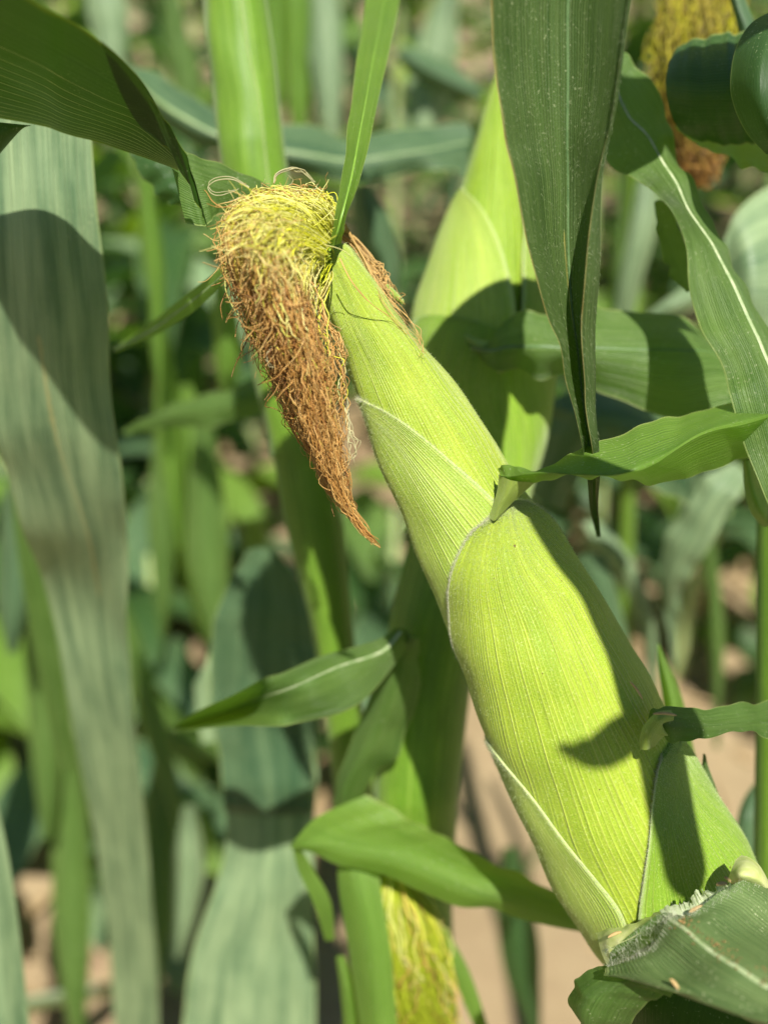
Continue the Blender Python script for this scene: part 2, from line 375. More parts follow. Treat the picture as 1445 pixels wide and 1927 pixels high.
class Tube:
    """a round body (ear, sheath, stalk): width read across an axis direction, depth of the axis given along it"""
    def __init__(s, axis, table, depth, flat=1.0, smooth=3):
        s.u = np.array(axis, float) / np.linalg.norm(axis); s.n = np.array([s.u[1], -s.u[0]])
        t = np.array(table, float)                  # a, left, right
        s.a = np.linspace(t[0, 0], t[-1, 0], 400)
        L = np.interp(s.a, t[:, 0], t[:, 1]); R = np.interp(s.a, t[:, 0], t[:, 2])
        k = np.hanning(2 * smooth * 4 + 1); k /= k.sum(); pad = len(k) // 2
        sm = lambda x: np.convolve(np.concatenate([2 * x[0] - x[1:pad + 1][::-1], x, 2 * x[-1] - x[-pad - 1:-1][::-1]]), k, 'valid')
        s.L, s.R = sm(L), sm(R); s.dep = np.array(depth, float); s.flat = flat
    def cr_(s, a):
        L, R = np.interp(a, s.a, s.L), np.interp(a, s.a, s.R); return (L + R) / 2, (R - L) / 2
    def pt(s, a, th, off=0.0):
        """a: along (px), th: angle (0 = facing the camera), off: metres outwards"""
        a, th = np.asarray(a, float), np.asarray(th, float)
        C, r = s.cr_(a); D = np.interp(a, s.dep[:, 0], s.dep[:, 1]); k = D / FPX
        rr = r + off / k
        lat = C + rr * np.sin(th); px = a * s.u[0] + lat * s.n[0]; py = a * s.u[1] + lat * s.n[1]
        d = D - rr * k * np.cos(th) * s.flat
        # the width is meant as seen: hold the lateral size at the depth of the axis
        base = P(px, py, D)
        return base - FWD * (rr * k * np.cos(th) * s.flat)[..., None]
    def inv(s, px, py):
        a = px * s.u[0] + py * s.u[1]; C, r = s.cr_(a); lat = px * s.n[0] + py * s.n[1] - C
        return (a, math.asin(max(-0.999, min(0.999, lat / r))))

def wrap(T, parent, left, right, mat, off=(0.0012, 0.0012), nr=120, nc=50, name='husk', seed=0, lumps=0.0007, lip=0.0007, label=None, tipfade=0.06):
    """a husk: a sheet hugging tube T between two margins. margin points: (px, py) or ('a', along, degrees); base first, tip last"""
    def conv(e):
        return cr(np.array([T.inv(*p) if p[0] != 'a' else (p[1], math.radians(p[2])) for p in e], float), nr)
    E0, E1 = conv(left), conv(right)
    u = np.linspace(0, 1, nc); uu = np.concatenate([[0], u, [1]])
    AT = E0[:, None] * (1 - uu)[None, :, None] + E1[:, None] * uu[None, :, None]
    o = np.linspace(off[0], off[1], nr)[:, None] * np.ones(nc + 2)[None]
    A_, T_ = AT[..., 0] / 100.0, AT[..., 1]            # the same gentle swellings for every layer, so that none dips through another
    o = o + lumps * (0.5 * np.sin(A_ * 2.1 + T_ * 2 + 1) + 0.4 * np.sin(A_ * 3.7 - T_ * 3) + 0.35 * np.sin(T_ * 7 + A_ * 0.9) + 1.2)
    t = np.linspace(0, 1, nr); o *= np.minimum(1, (1 - t) / tipfade)[:, None] ** 0.5 * 0.6 + 0.4
    o[:, 0] -= lip; o[:, -1] -= lip
    G = T.pt(AT[..., 0], AT[..., 1], o)
    ln = np.concatenate([[0], np.cumsum(np.linalg.norm(np.diff(G[:, nc // 2], axis=0), axis=1))])
    UV = np.stack([np.broadcast_to(uu, (nr, nc + 2)), np.broadcast_to((ln * 20)[:, None], (nr, nc + 2))], 2)
    ob = mesh_obj(name, G.reshape(-1, 3), grid_faces(nr, nc + 2), MAT[mat], parent, uv=UV.reshape(-1, 2))
    if label: ob['label'] = label
    return ob, G

def body(T, parent, a0, a1, mat, name, nr=120, ns=40, ground=None, label=None, wob=0.0004, closed_tip=True):
    a = np.linspace(a0, a1, nr); th = np.linspace(-math.pi, math.pi, ns)
    A, TH = np.meshgrid(a, th, indexing='ij')
    G = T.pt(A, TH, 0.0)
    if ground is not None:                           # carried on straight down into the soil
        c = G[-1, :-1].mean(0); off = G[-1] - c
        ext = []
        for q in np.linspace(0.06, 1, 14):
            ext.append(np.array([c[0] * (1 - q) + ground[0] * q, c[1] * (1 - q) + ground[1] * q, c[2] * (1 - q) - 0.02 * q]) + off)
        G = np.concatenate([G, np.array(ext)])
    n2 = len(G)
    ln = np.concatenate([[0], np.cumsum(np.linalg.norm(np.diff(G[:, ns // 2], axis=0), axis=1))])
    UV = np.stack([np.broadcast_to(np.linspace(0, 1, ns), (n2, ns)), np.broadcast_to((ln * 20)[:, None], (n2, ns))], 2)
    o = mesh_obj(name, G.reshape(-1, 3), grid_faces(n2, ns), MAT[mat], parent, uv=UV.reshape(-1, 2))
    if label: o['label'] = label
    return o

def fuzz(parent, pts, dirs, length, rad, col, name='hair_fringe', seed=0, curl=0.5, jit=0.5):
    """fine hairs: pts (n,3), dirs (n,3)"""
    r = np.random.default_rng(seed); n = len(pts); S = 4
    L = length * r.uniform(0.5, 1.3, n)
    d = dirs + r.normal(0, jit, (n, 3)); d /= np.linalg.norm(d, axis=1, keepdims=True)
    bend = r.normal(0, curl, (n, 3))
    t = np.linspace(0, 1, S)
    Pth = pts[:, None] + L[:, None, None] * (d[:, None] * t[None, :, None] + bend[:, None] * (t ** 2)[None, :, None] * 0.5)
    rad_ = rad * (1 - 0.8 * t)[None] * np.ones((n, 1))
    V, F = tube_mesh(Pth, rad_, 3)
    c = np.array(col)[None] * r.uniform(0.8, 1.15, (n, 1)); c = np.repeat(c, S * 3, 0)
    return tag(mesh_obj(name, V, F, MAT['hair'], parent, col=np.clip(c, 0, 1)), kind='stuff')

def surf_samples(G, n, seed, u0=0.0, u1=1.0, v0=0.0, v1=1.0):
    r = np.random.default_rng(seed); nr, nc = G.shape[:2]
    a = r.uniform(v0, v1, n) * (nr - 1.001); b = r.uniform(u0, u1, n) * (nc - 1.001)
    i, j = a.astype(int), b.astype(int); f, g = (a - i)[:, None], (b - j)[:, None]
    p = (G[i, j] * (1 - f) + G[i + 1, j] * f) * (1 - g) + (G[i, j + 1] * (1 - f) + G[i + 1, j + 1] * f) * g
    N = normals_of(G)[i, j]; s = np.sign(((CAM - p) * N).sum(1))[:, None]
    t = G[i + 1, j] - G[i, j]; t /= np.linalg.norm(t, axis=1, keepdims=True) + 1e-12
    return p, N * s, t

# ------------------------------------------------------------------ ground
def build_ground():
    n = 170
    s = np.linspace(-1, 1, n); xs = np.sign(s) * np.abs(s) ** 2.6 * 60
    X, Y = np.meshgrid(xs, xs + 2.0, indexing='ij')
    r = np.random.default_rng(3)
    Z = np.zeros_like(X)
    for _ in range(26):
        k = r.uniform(2, 14); an = r.uniform(0, math.pi); ph = r.uniform(0, 6.28)
        Z += 0.016 / (k / 3) * np.sin((X * math.cos(an) + Y * math.sin(an)) * k + ph)
    Z *= np.clip(1.4 - np.hypot(X, Y) / 25, 0, 1)
    Z -= 0.03
    V = np.stack([X, Y, Z], 2)
    o = mesh_obj('ground', V.reshape(-1, 3), grid_faces(n, n), ground_material(), None, origin=np.zeros(3))
    tag(o, 'sandy tan soil between the corn rows', kind='structure')
    # clods as one heap of small uneven lumps
    Vs, Fs = [], []; base = 0
    bm_v = np.array([[1, 0, 0], [-1, 0, 0], [0, 1, 0], [0, -1, 0], [0, 0, 1], [0, 0, -1]], float)
    bm_f = np.array([[0, 2, 4], [2, 1, 4], [1, 3, 4], [3, 0, 4], [2, 0, 5], [1, 2, 5], [3, 1, 5], [0, 3, 5]])
    for i in range(2600):
        x, y = r.uniform(-1.6, 2.0), 0.5 + r.uniform(0, 1) ** 1.3 * 4
        sc = r.uniform(0.004, 0.02) * (1 if r.random() < .93 else 2)
        v = bm_v * sc * r.uniform(0.6, 1.2, (6, 1)) * np.array([1, 1, 0.6]) + np.array([x, y, -0.028 + r.uniform(0, .012)])
        Vs.append(v); Fs.append(bm_f + base); base += 6
    o = mesh_obj('soil_clods', np.concatenate(Vs), np.concatenate(Fs), MAT['clod'], None, smooth=False)
    tag(o, 'crumbs and clods of dry soil scattered between the plants', kind='stuff')
build_ground()
def build_litter():
    r = np.random.default_rng(12); S = 7; n = 900; t = np.linspace(-1, 1, S)
    c = np.stack([r.uniform(-1.4, 1.8, n), 0.7 + r.uniform(0, 1, n) ** 1.2 * 3.2, np.full(n, -0.012)], 1); a = r.uniform(0, 6.28, n); L = r.uniform(0.02, 0.11, n); wd = r.uniform(0.003, 0.012, n)
    d = np.stack([np.cos(a), np.sin(a), np.zeros(n)], 1); q = np.stack([-np.sin(a), np.cos(a), np.zeros(n)], 1)
    cen = c[:, None] + d[:, None] * (L[:, None] * t)[..., None] + q[:, None] * (0.2 * L[:, None] * t ** 2)[..., None] + np.array([0, 0, 1]) * (0.01 * r.uniform(0, 1.6, (n, 1)) * (1 - t ** 2))[..., None]
    wv = (wd[:, None] * np.sqrt(1.05 - t ** 2))[..., None]; tw = r.uniform(-.6, .6, (n, 1, 1)) * np.array([0, 0, 1])
    V = np.stack([cen - q[:, None] * wv - tw * wv, cen + np.array([0, 0, .003]), cen + q[:, None] * wv + tw * wv], 2)
    g = grid_faces(S, 3); F = (np.arange(n)[:, None, None] * S * 3 + g[None]).reshape(-1, 4)
    tag(mesh_obj('leaf_litter', V.reshape(-1, 3), F, MAT['dead'], None, origin=np.array([0, 1.5, 0])), 'dry brown leaf litter and stubble on the soil', kind='stuff')
build_litter()

# ================================================================== PLANT 1: the front plant with the main ear
GROUP_P = None
K1 = 0.36
plant1 = thing('corn_plant', 'foreground corn plant carrying the big bright green ear with brown silk', 'corn plant', (0.16, 0.47, 0))
US = Tube((0.0, 1.0), [(820, 1424, 1530), (1000, 1425, 1530), (1300, 1424, 1526), (1650, 1419, 1522), (1900, 1412, 1512), (2300, 1390, 1480)],
          [(820, 0.43), (1650, 0.45), (2300, 0.56)])
body(US, plant1, 820, 2300, 'stalk', 'stalk', ground=(0.17, 0.50))

ear_tab = [(690, 312, 368), (705, 307, 374), (760, 300, 380), (859, 285, 394), (971, 273, 421), (1084, 258, 441), (1189, 250, 451), (1274, 245, 463), (1406, 239, 481),
           (1491, 229, 492), (1594, 217, 499), (1705, 208, 500), (1795, 203, 500), (1880, 202, 503), (1956, 203, 508), (2040, 208, 514), (2110, 216, 515), (2180, 240, 490), (2260, 270, 440)]
EAR = Tube((0.449, 0.894), ear_tab, [(690, 0.350), (1100, 0.357), (1700, 0.366), (2260, 0.385)], flat=0.92)
ear = body(EAR, plant1, 690, 2240, 'husk_green', 'corn_ear', label='bright green ear of corn wrapped in fuzzy husks')
husks = []
# inner husk that reaches the silk
o, GH1 = wrap(EAR, ear, [('a', 1500, -150), ('a', 1200, -140), ('a', 950, -130), ('a', 720, -100)], [('a', 1500, 150), ('a', 1200, 140), ('a', 950, 130), ('a', 700, 95)],
              'husk', off=(0.0004, 0.0006), seed=1, nc=70, tipfade=0.02)
# pale husk wrapping from the left, its margin running down to the leafy node
o, GH2 = wrap(EAR, ear, [('a', 1700, -170), ('a', 1400, -160), ('a', 1150, -150), ('a', 1040, -120), ('a', 968, -92)],
              [('a', 1700, 60), (1010, 1060), (930, 962), (850, 880), (760, 800), (700, 757), (678, 742)], 'husk_b', off=(0.0013, 0.0010), seed=2, nc=60)
# the big outer husk
o, GH3 = wrap(EAR, ear, [('a', 2170, -175), ('a', 1900, -150), ('a', 1650, -115), ('a', 1500, -92), (853, 1150), (851, 1085), (870, 1015), (900, 982), (934, 958)],
              [('a', 2170, 175), ('a', 1900, 150), ('a', 1600, 125), ('a', 1450, 110), ('a', 1380, 88), ('a', 1330, 75), ('a', 1300, 62), (968, 948), (940, 948)], 'husk', off=(0.0022, 0.0020), seed=3, nc=80, nr=150)
# lower left husk
o, GH4 = wrap(EAR, ear, [('a', 2190, -175), ('a', 2000, -160), ('a', 1850, -140), ('a', 1720, -110), ('a', 1640, -88)],
              [(1185, 1800), (1172, 1735), (1150, 1668), (1110, 1612), (1060, 1548), (1005, 1478), (955, 1412), (925, 1372)], 'husk_b', off=(0.0034, 0.0028), seed=4, nc=50)
# lower right husk with the lower leaf
o, GH5 = wrap(EAR, ear, [(1165, 1810), (1172, 1730), (1174, 1640), (1179, 1560), (1184, 1480), (1190, 1425), (1203, 1396)],
              [('a', 2190, 175), ('a', 2050, 140), ('a', 1950, 110), ('a', 1860, 85), ('a', 1800, 72), (1240, 1392), (1222, 1380)], 'husk_green', off=(0.0046, 0.0034), seed=5, nc=60)

# hairs on the margins of the husks
def margin_hairs(G, side, n, L, seed, col=(1.0, 1.0, 0.8), v0=0, v1=1, width=0.03):
    p, N, t = surf_samples(G, n, seed, 0.0 if side == 0 else 1 - width, width if side == 0 else 1.0, v0, v1)
    across = G[:, 1] - G[:, -2]; a = across.mean(0); a /= np.linalg.norm(a); a = a if side == 0 else -a
    fuzz(ear, p, N * 0.7 + a * 0.7 + t * 0.3, L * 0.5, 0.000028, col, 'husk_hair', seed)
margin_hairs(GH2, 1, 1440, 0.0022, 1)
margin_hairs(GH3, 0, 2400, 0.0022, 2, v0=0.35)
margin_hairs(GH3, 1, 700, 0.002, 3, v0=0.5)
margin_hairs(GH4, 1, 1350, 0.0022, 4)
margin_hairs(GH5, 0, 1260, 0.0018, 5)
def down_hairs(G, n, seed, L=0.0007):
    p, N, t = surf_samples(G, n, seed)
    fuzz(ear, p, N * 0.8 - t * 0.3, L, 0.00004, (0.8, 0.88, 0.5), 'husk_down', seed, jit=0.35)
for k_, (g_, n_) in enumerate([(GH1, 4500), (GH2, 3500), (GH3, 9000), (GH4, 3000), (GH5, 3500)]):
    down_hairs(g_, n_, 20 + k_)

def spot(G, u, v, sz, mat, label=None):
    i, j = int(v * (G.shape[0] - 1)), int(u * (G.shape[1] - 1)); n_ = normals_of(G)[i, j]; n_ = n_ * np.sign((CAM - G[i, j]) @ n_)
    t_ = np.cross(n_, RGT); t_ /= np.linalg.norm(t_); b_ = np.cross(n_, t_); a_ = np.arange(9) * 2 * math.pi / 9; rr_ = sz * (1 + 0.25 * np.sin(a_ * 3 + u * 20))
    ring = G[i, j] + n_ * 0.00005 + (t_ * (np.cos(a_) * rr_)[:, None] * 1.3 + b_ * (np.sin(a_) * rr_)[:, None]); top = G[i, j] + n_ * sz * 0.35
    V = np.concatenate([ring, [top]]); F = np.array([[k, (k + 1) % 9, 9] for k in range(9)])
    mesh_obj('husk_scar', V, F, MAT[mat], ear)
MAT['scar'] = plain('brown_scar', (0.05, 0.035, 0.01), (0.16, 0.11, 0.03), 900, 0.7, 0.1)
for (u_, v_, z_) in ((0.52, 0.62, 0.00035), (0.44, 0.30, 0.0002), (0.63, 0.42, 0.00018), (0.36, 0.55, 0.00016), (0.57, 0.80, 0.00015), (0.48, 0.18, 0.0002)): spot(GH3, u_, v_, z_, 'scar')
for (u_, v_, z_) in ((0.45, 0.25, 0.0003), (0.3, 0.5, 0.00015)): spot(GH5, u_, v_, z_, 'scar')

# --- leaves that grow from the husk tips
leaf(ear, [[(618, 462, .343), (629, 464, .335), (643, 458, .343)], [(626, 435, .338), (636, 436, .331), (647, 432, .338)], [(634, 395, .337), (646, 392, .330), (658, 388, .337)],
           [(644, 330, .343), (662, 325, .337), (679, 320, .343)], [(656, 235, .358), (680, 230, .352), (703, 225, .358)], [(672, 120, .392), (701, 115, .386), (729, 110, .392)],
           [(686, 20, .430), (720, 15, .424), (750, 10, .430)], [(700, -120, .475), (740, -120, .47), (772, -120, .475)]],
     'leaf_fresh', name='husk_leaf', cup=0.0006, ripple=0.0004, mid=0.5, midw=0.0004, midmat='midrib_green', seed=3, nr=80)
# the middle one, sweeping right, folded on its rib
leaf(ear, [[(936, 882, .338), (942, 896, .333), (950, 912, .338)], [(958, 874, .332), (965, 897, .330), (975, 915, .336)], [(1005, 886, .330), (1012, 890, .322), (1022, 904, .334)],
           [(1075, 852, .338), (1090, 893, .318), (1100, 897, .334)], [(1150, 822, .345), (1160, 893, .316), (1170, 904, .342)], [(1240, 792, .356), (1230, 870, .322), (1255, 908, .352)],
           [(1330, 768, .368), (1320, 815, .332), (1345, 882, .366)], [(1410, 752, .380), (1405, 793, .345), (1425, 850, .378)], [(1520, 730, .395), (1520, 760, .37), (1530, 800, .395)]],
     'leaf_fresh', name='husk_leaf', lin=True, ripple=0.0006, rip_n=26, seed=4, nr=110, nc=21)
# the lower one
leaf(ear, [[(1218, 1352, .346), (1228, 1360, .336), (1238, 1374, .342)], [(1228, 1334, .340), (1238, 1352, .331), (1240, 1378, .340)],
           [(1266, 1331, .342), (1268, 1362, .333), (1262, 1396, .338)], [(1330, 1332, .350), (1330, 1366, .341), (1325, 1388, .338)], [(1390, 1326, .358), (1400, 1362, .350), (1395, 1378, .343)],
           [(1445, 1319, .366), (1450, 1352, .358), (1450, 1390, .352)], [(1540, 1310, .38), (1545, 1345, .37), (1550, 1395, .366)]],
     'leaf_mid', name='husk_leaf', ripple=0.0007, rip_n=16, seed=5, nr=80, nc=19)
# pale pleated base of the lower leaf
leaf(ear, [[(1203, 1414, .338), (1214, 1408, .334), (1232, 1404, .337)], [(1203, 1386, .336), (1218, 1380, .331), (1248, 1386, .335)], [(1213, 1362, .335), (1228, 1364, .330), (1256, 1384, .334)],
           [(1236, 1340, .335), (1242, 1352, .329), (1246, 1366, .334)], [(1262, 1336, .338), (1264, 1348, .332), (1264, 1360, .337)]], 'husk_b', name='leaf_collar', nr=40, nc=11, cup=-0.0008)
# pale fold at the leafy node
leaf(ear, [[(918, 974, .340), (930, 980, .338), (944, 968, .340)], [(928, 948, .339), (940, 952, .335), (964, 946, .339)], [(936, 918, .337), (954, 924, .332), (986, 926, .337)], [(938, 892, .335), (962, 904, .330), (1006, 908, .335)]],
     'husk_b', name='leaf_collar', nr=30, nc=9)
# small pointed bract right of the ear
leaf(plant1, [[(1362, 1640, .375), (1382, 1640, .365), (1402, 1632, .375)], [(1338, 1580, .376), (1362, 1580, .366), (1390, 1590, .376)], [(1318, 1520, .377), (1342, 1520, .368), (1366, 1535, .377)],
              [(1312, 1480, .378), (1328, 1478, .371), (1346, 1480, .377)], [(1320, 1440, .378), (1326, 1440, .375), (1332, 1442, .378)], [(1322, 1418, .378), (1324, 1418, .377), (1327, 1420, .378)]],
     'leaf_mid', name='bract', nr=50, nc=11, seed=8)
# narrow upright leaf behind the ear
leaf(plant1, [[(1275, 1640, .43), (1300, 1640, .42), (1330, 1640, .43)], [(1268, 1500, .43), (1295, 1500, .42), (1326, 1505, .43)], [(1256, 1400, .43), (1280, 1400, .42), (1304, 1405, .43)], [(1244, 1300, .43), (1262, 1300, .423), (1282, 1310, .43)],
              [(1237, 1240, .43), (1245, 1240, .427), (1255, 1248, .43)], [(1236, 1212, .43), (1238, 1212, .43), (1241, 1214, .43)]], 'leaf_fresh', nr=60, nc=11, seed=9, label='narrow upright leaf behind the ear')

# --- big leaf at the lower right with its pale collar
lf, GL, NL = leaf(plant1, [
    [(1147, 1818, .322), (1190, 1802, .314), (1228, 1780, .309), (1258, 1730, .307), (1300, 1720, .309), (1352, 1680, .318), (1405, 1654, .326), (1440, 1662, .338)],
    [(1140, 1828, .320), (1195, 1815, .309), (1245, 1798, .303), (1290, 1752, .299), (1340, 1728, .306), (1400, 1705, .318), (1455, 1690, .328), (1490, 1690, .338)],
    [(1138, 1836, .317), (1210, 1835, .302), (1280, 1830, .295), (1335, 1790, .290), (1390, 1765, .300), (1450, 1745, .316), (1510, 1735, .327), (1550, 1735, .338)],
    [(1180, 1838, .311), (1260, 1862, .292), (1330, 1860, .284), (1390, 1825, .281), (1445, 1800, .293), (1510, 1790, .31), (1570, 1790, .325), (1610, 1790, .338)],
    [(1250, 1857, .303), (1340, 1893, .282), (1410, 1895, .275), (1470, 1872, .273), (1530, 1850, .285), (1590, 1840, .305), (1650, 1850, .325), (1690, 1850, .338)],
    [(1340, 1893, .294), (1430, 1925, .272), (1500, 1935, .266), (1560, 1920, .265), (1620, 1900, .28), (1680, 1900, .30), (1730, 1900, .32), (1770, 1900, .338)],
    [(1480, 1945, .290), (1540, 1985, .270), (1600, 2000, .264), (1660, 2000, .264), (1720, 1980, .28), (1780, 1980, .30), (1830, 1980, .32), (1870, 1980, .338)]],
    'leaf_dusty', nr=90, nc=61, ripple=0.0006, rip_n=12, seed=12, mid=0.43, midw=0.0010, midmat='midrib_white', midtaper=(0.5, 1.3), label='wide dusty leaf clasping the base of the ear')
# hairy throat between the collar and the wide leaf
_, GT, _ = leaf(plant1, [[(1136, 1786, .333), (1158, 1780, .329), (1206, 1749, .323), (1244, 1722, .318), (1264, 1718, .314)], [(1142, 1804, .331), (1170, 1794, .327), (1212, 1766, .321), (1246, 1742, .316), (1266, 1724, .312)],
              [(1147, 1820, .326), (1192, 1803, .318), (1230, 1781, .313), (1251, 1758, .311), (1266, 1731, .309)]], 'leaf_mid', nr=30, nc=41, seed=19, cup=-0.0015, label='dark hairy throat under the pale collar')
# pale collar strip and the ragged whitish membrane
leaf(plant1, [[(1121, 1756, .350), (1124, 1765, .343), (1130, 1790, .336), (1143, 1820, .329)], [(1146, 1748, .342), (1148, 1755, .335), (1150, 1768, .331), (1154, 1784, .328)],
              [(1176, 1742, .336), (1180, 1748, .329), (1184, 1756, .326), (1188, 1766, .323)], [(1204, 1734, .332), (1207, 1739, .326), (1210, 1744, .323), (1214, 1750, .320)],
              [(1229, 1720, .329), (1232, 1724, .324), (1236, 1727, .321), (1240, 1732, .318)], [(1248, 1712, .326), (1252, 1716, .321), (1256, 1719, .318), (1260, 1724, .315)]], 'collar', name='leaf_collar', nr=50, nc=13, seed=21, ripple=0.0003)
r_ = np.random.default_rng(8)
top = [(1240, 1718), (1262, 1702), (1284, 1700), (1299, 1694), (1312, 1678), (1330, 1680), (1352, 1666), (1372, 1656)]; bot = [(1250, 1726), (1272, 1722), (1292, 1722), (1310, 1716), (1326, 1706), (1342, 1694), (1360, 1682), (1376, 1668)]
tt = cr(np.array(top, float), 60); bb = cr(np.array(bot, float), 60); tt[:, 1] += r_.normal(0, 2.6, 60); tt[:, 0] += r_.normal(0, 1.2, 60); dd_ = np.linspace(.318, .330, 60)
leaf(plant1, [[(tt[k, 0], tt[k, 1], dd_[k] + .0035), ((tt[k, 0] + bb[k, 0]) / 2, (tt[k, 1] + bb[k, 1]) / 2, dd_[k] - .001), (bb[k, 0], bb[k, 1], dd_[k] - .004)] for k in range(60)], 'membrane', name='ligule', nr=180, nc=9, seed=25, ripple=0.0003, rip_n=40)
leaf(plant1, [[(1368, 1660, .334), (1374, 1640, .330), (1384, 1618, .334), (1394, 1609, .340)], [(1382, 1664, .330), (1390, 1645, .323), (1402, 1624, .328), (1410, 1614, .337)], [(1402, 1664, .328), (1412, 1650, .322), (1422, 1634, .327), (1426, 1626, .336)],
              [(1424, 1670, .330), (1432, 1660, .326), (1438, 1650, .330), (1438, 1644, .338)], [(1442, 1682, .334), (1446, 1676, .332), (1448, 1670, .334), (1446, 1662, .34)]],
     'collar', name='auricle', nr=40, nc=21, seed=22)
# lobe of the wide leaf folding under on its left, and the dark underside below its front edge
leaf(plant1, [[(1142, 1812, .335), (1175, 1828, .325), (1220, 1832, .312), (1280, 1842, .30)], [(1118, 1826, .336), (1140, 1850, .322), (1190, 1850, .312), (1262, 1870, .305)],
              [(1092, 1845, .338), (1110, 1872, .322), (1160, 1885, .318), (1215, 1895, .315)], [(1078, 1875, .340), (1095, 1905, .325), (1135, 1925, .325), (1180, 1930, .33)],
              [(1084, 1920, .343), (1100, 1945, .33), (1130, 1960, .33), (1165, 1970, .34)], [(1110, 1990, .35), (1120, 2000, .34), (1140, 2010, .34), (1160, 2020, .35)]],
     'leaf_mid', nr=60, nc=31, ripple=0.0012, seed=23, label='rolled dark lobe of the wide leaf')
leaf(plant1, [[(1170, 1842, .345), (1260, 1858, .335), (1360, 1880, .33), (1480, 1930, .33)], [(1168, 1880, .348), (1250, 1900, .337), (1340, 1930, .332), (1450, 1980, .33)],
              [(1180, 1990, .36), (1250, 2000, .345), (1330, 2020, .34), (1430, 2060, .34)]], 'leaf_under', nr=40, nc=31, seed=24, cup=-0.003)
margin = GL[:, 0]
def fringe(parent, G, row0, row1, n, L, seed, col=(0.95, 0.98, 0.8), up=1.0):
    r = np.random.default_rng(seed); i = r.integers(row0, row1, n); j = r.integers(0, G.shape[1], n)
    p = G[i, j]; N = normals_of(G)[i, j]; N = N * np.sign(((CAM - p) * N).sum(1))[:, None]
    fuzz(parent, p, N * 0.6 + UPV * up, L, 0.00004, col, 'fine_hair', seed)
fringe(plant1, GT, 2, 29, 330, 0.0018, 31)
fringe(plant1, GL, 0, 8, 420, 0.0018, 32)

# ------------------------------------------------------------------ silk of the main ear
def silk(parent, name, keyA, n, seed, r0=0.00022, S=70, colf=None, crink=0.0, crink0=0.35, spread=0.0, tmin=0.5, tmax=1.0, kind='stuff', cfreq=16, sides=4, taper=0.5, label=None, clump=0.0, locks=0, pinch=0.0):
    """strands follow a family of guide curves: keyA (G, K, 3) px,py,depth guides; each strand blends neighbours"""
    r = np.random.default_rng(seed)
    Gd = np.array(keyA, float); Gd = P(Gd[..., 0], Gd[..., 1], Gd[..., 2])
    Ggs = np.stack([cr(g, S) for g in Gd])                       # (G,S,3)
    q = r.uniform(0, len(Gd) - 1.0001, n)
    if locks:
        lq = r.uniform(0, len(Gd) - 1.0001, locks); li = r.integers(0, locks, n); q = np.clip(lq[li] + r.normal(0, 0.12, n), 0, len(Gd) - 1.0001)
    i = q.astype(int); f = (q - i)[:, None, None]
    path = Ggs[i] * (1 - f) + Ggs[i + 1] * f
    ln = np.linalg.norm(np.diff(path, axis=1), axis=2).sum(1)
    tend = tmin + (tmax - tmin) * r.uniform(0, 1, n) ** 0.75
    s = np.linspace(0, 1, S)
    si = s[None] * tend[:, None] * (S - 1); a = np.minimum(si.astype(int), S - 2); ff = (si - a)[..., None]
    ar = np.arange(n)[:, None]
    path = path[ar, a] * (1 - ff) + path[ar, a + 1] * ff
    sp = si / (S - 1)
    # smooth individual wandering, growing along the strand
    def wander(freq, amp, grow):
        k = int(freq) + 3
        w_ = cr(np.swapaxes(r.normal(0, 1, (n, k, 3)), 0, 1), S); w_ = np.swapaxes(w_, 0, 1)
        return w_ * amp * grow[..., None]
    pin = 1 - pinch * sp[..., None] ** 2
    if locks:
        lw = np.swapaxes(cr(np.swapaxes(r.normal(0, 1, (locks, 7, 3)), 0, 1), S), 0, 1)
        path = path + (lw[li] * spread * 0.9 + r.normal(0, 1, (locks, 1, 3))[li] * spread * 0.7) * (0.3 + 0.7 * np.sin(np.clip(sp, 0, 1) * math.pi))[..., None] * pin
        spread = spread * 0.42
    path = path + pin * r.normal(0, 1, (n, 1, 3)) * spread * (0.35 + 0.65 * np.sin(np.clip(sp, 0, 1) * math.pi))[..., None]
    path = path + wander(4, spread * 0.7, sp) * pin
    g = np.clip((sp - crink0) / 0.25, 0, 1)
    path = path + wander(cfreq, crink, g) + wander(cfreq * 2.2, crink * 0.35, g)
    rad = r0 * r.uniform(0.7, 1.3, (n, 1)) * (1 - taper * sp)
    V, F = tube_mesh(path, rad, sides)
    c = colf(r, n, sp)                                           # (n,S,3)
    c = np.repeat(c.reshape(n * S, 3), sides, 0)
    o = mesh_obj(name, V, F, MAT['strand'], parent, col=np.clip(c, 0, 1)); o['kind'] = kind
    if label: o['label'] = label
    return o
YEL = np.array([0.82, 0.82, 0.03]); CREAM = np.array([0.97, 0.93, 0.38]); BRN = np.array([0.58, 0.31, 0.08]); TAN = np.array([0.86, 0.57, 0.20]); DBR = np.array([0.26, 0.11, 0.035]); GRN = np.array([0.32, 0.42, 0.03])
def col_mix(y0, y1, brown_first=0.0):
    def f(r, n, sp):
        k = r.uniform(0, 1, (n, 1)); st = r.uniform(y0, y1, (n, 1)); st = np.where(r.uniform(0, 1, (n, 1)) < 0.13, st + 0.35, st)
        m = np.clip((sp - st) / 0.14, 0, 1)[..., None]
        a = YEL * (1 - k[..., None]) + CREAM * k[..., None]
        kb = r.uniform(0, 1, (n, 1, 1)); b = np.where(kb < 0.5, BRN * (1 - kb * 2) + TAN * kb * 2, np.where(kb < 0.85, BRN, DBR * 1.3))
        return (a * (1 - m) + b * m) * r.uniform(0.75, 1.2, (n, 1, 1))
    return f
B0 = [(612, 500), (606, 490), (604, 476), (606, 462), (612, 450), (622, 440)]
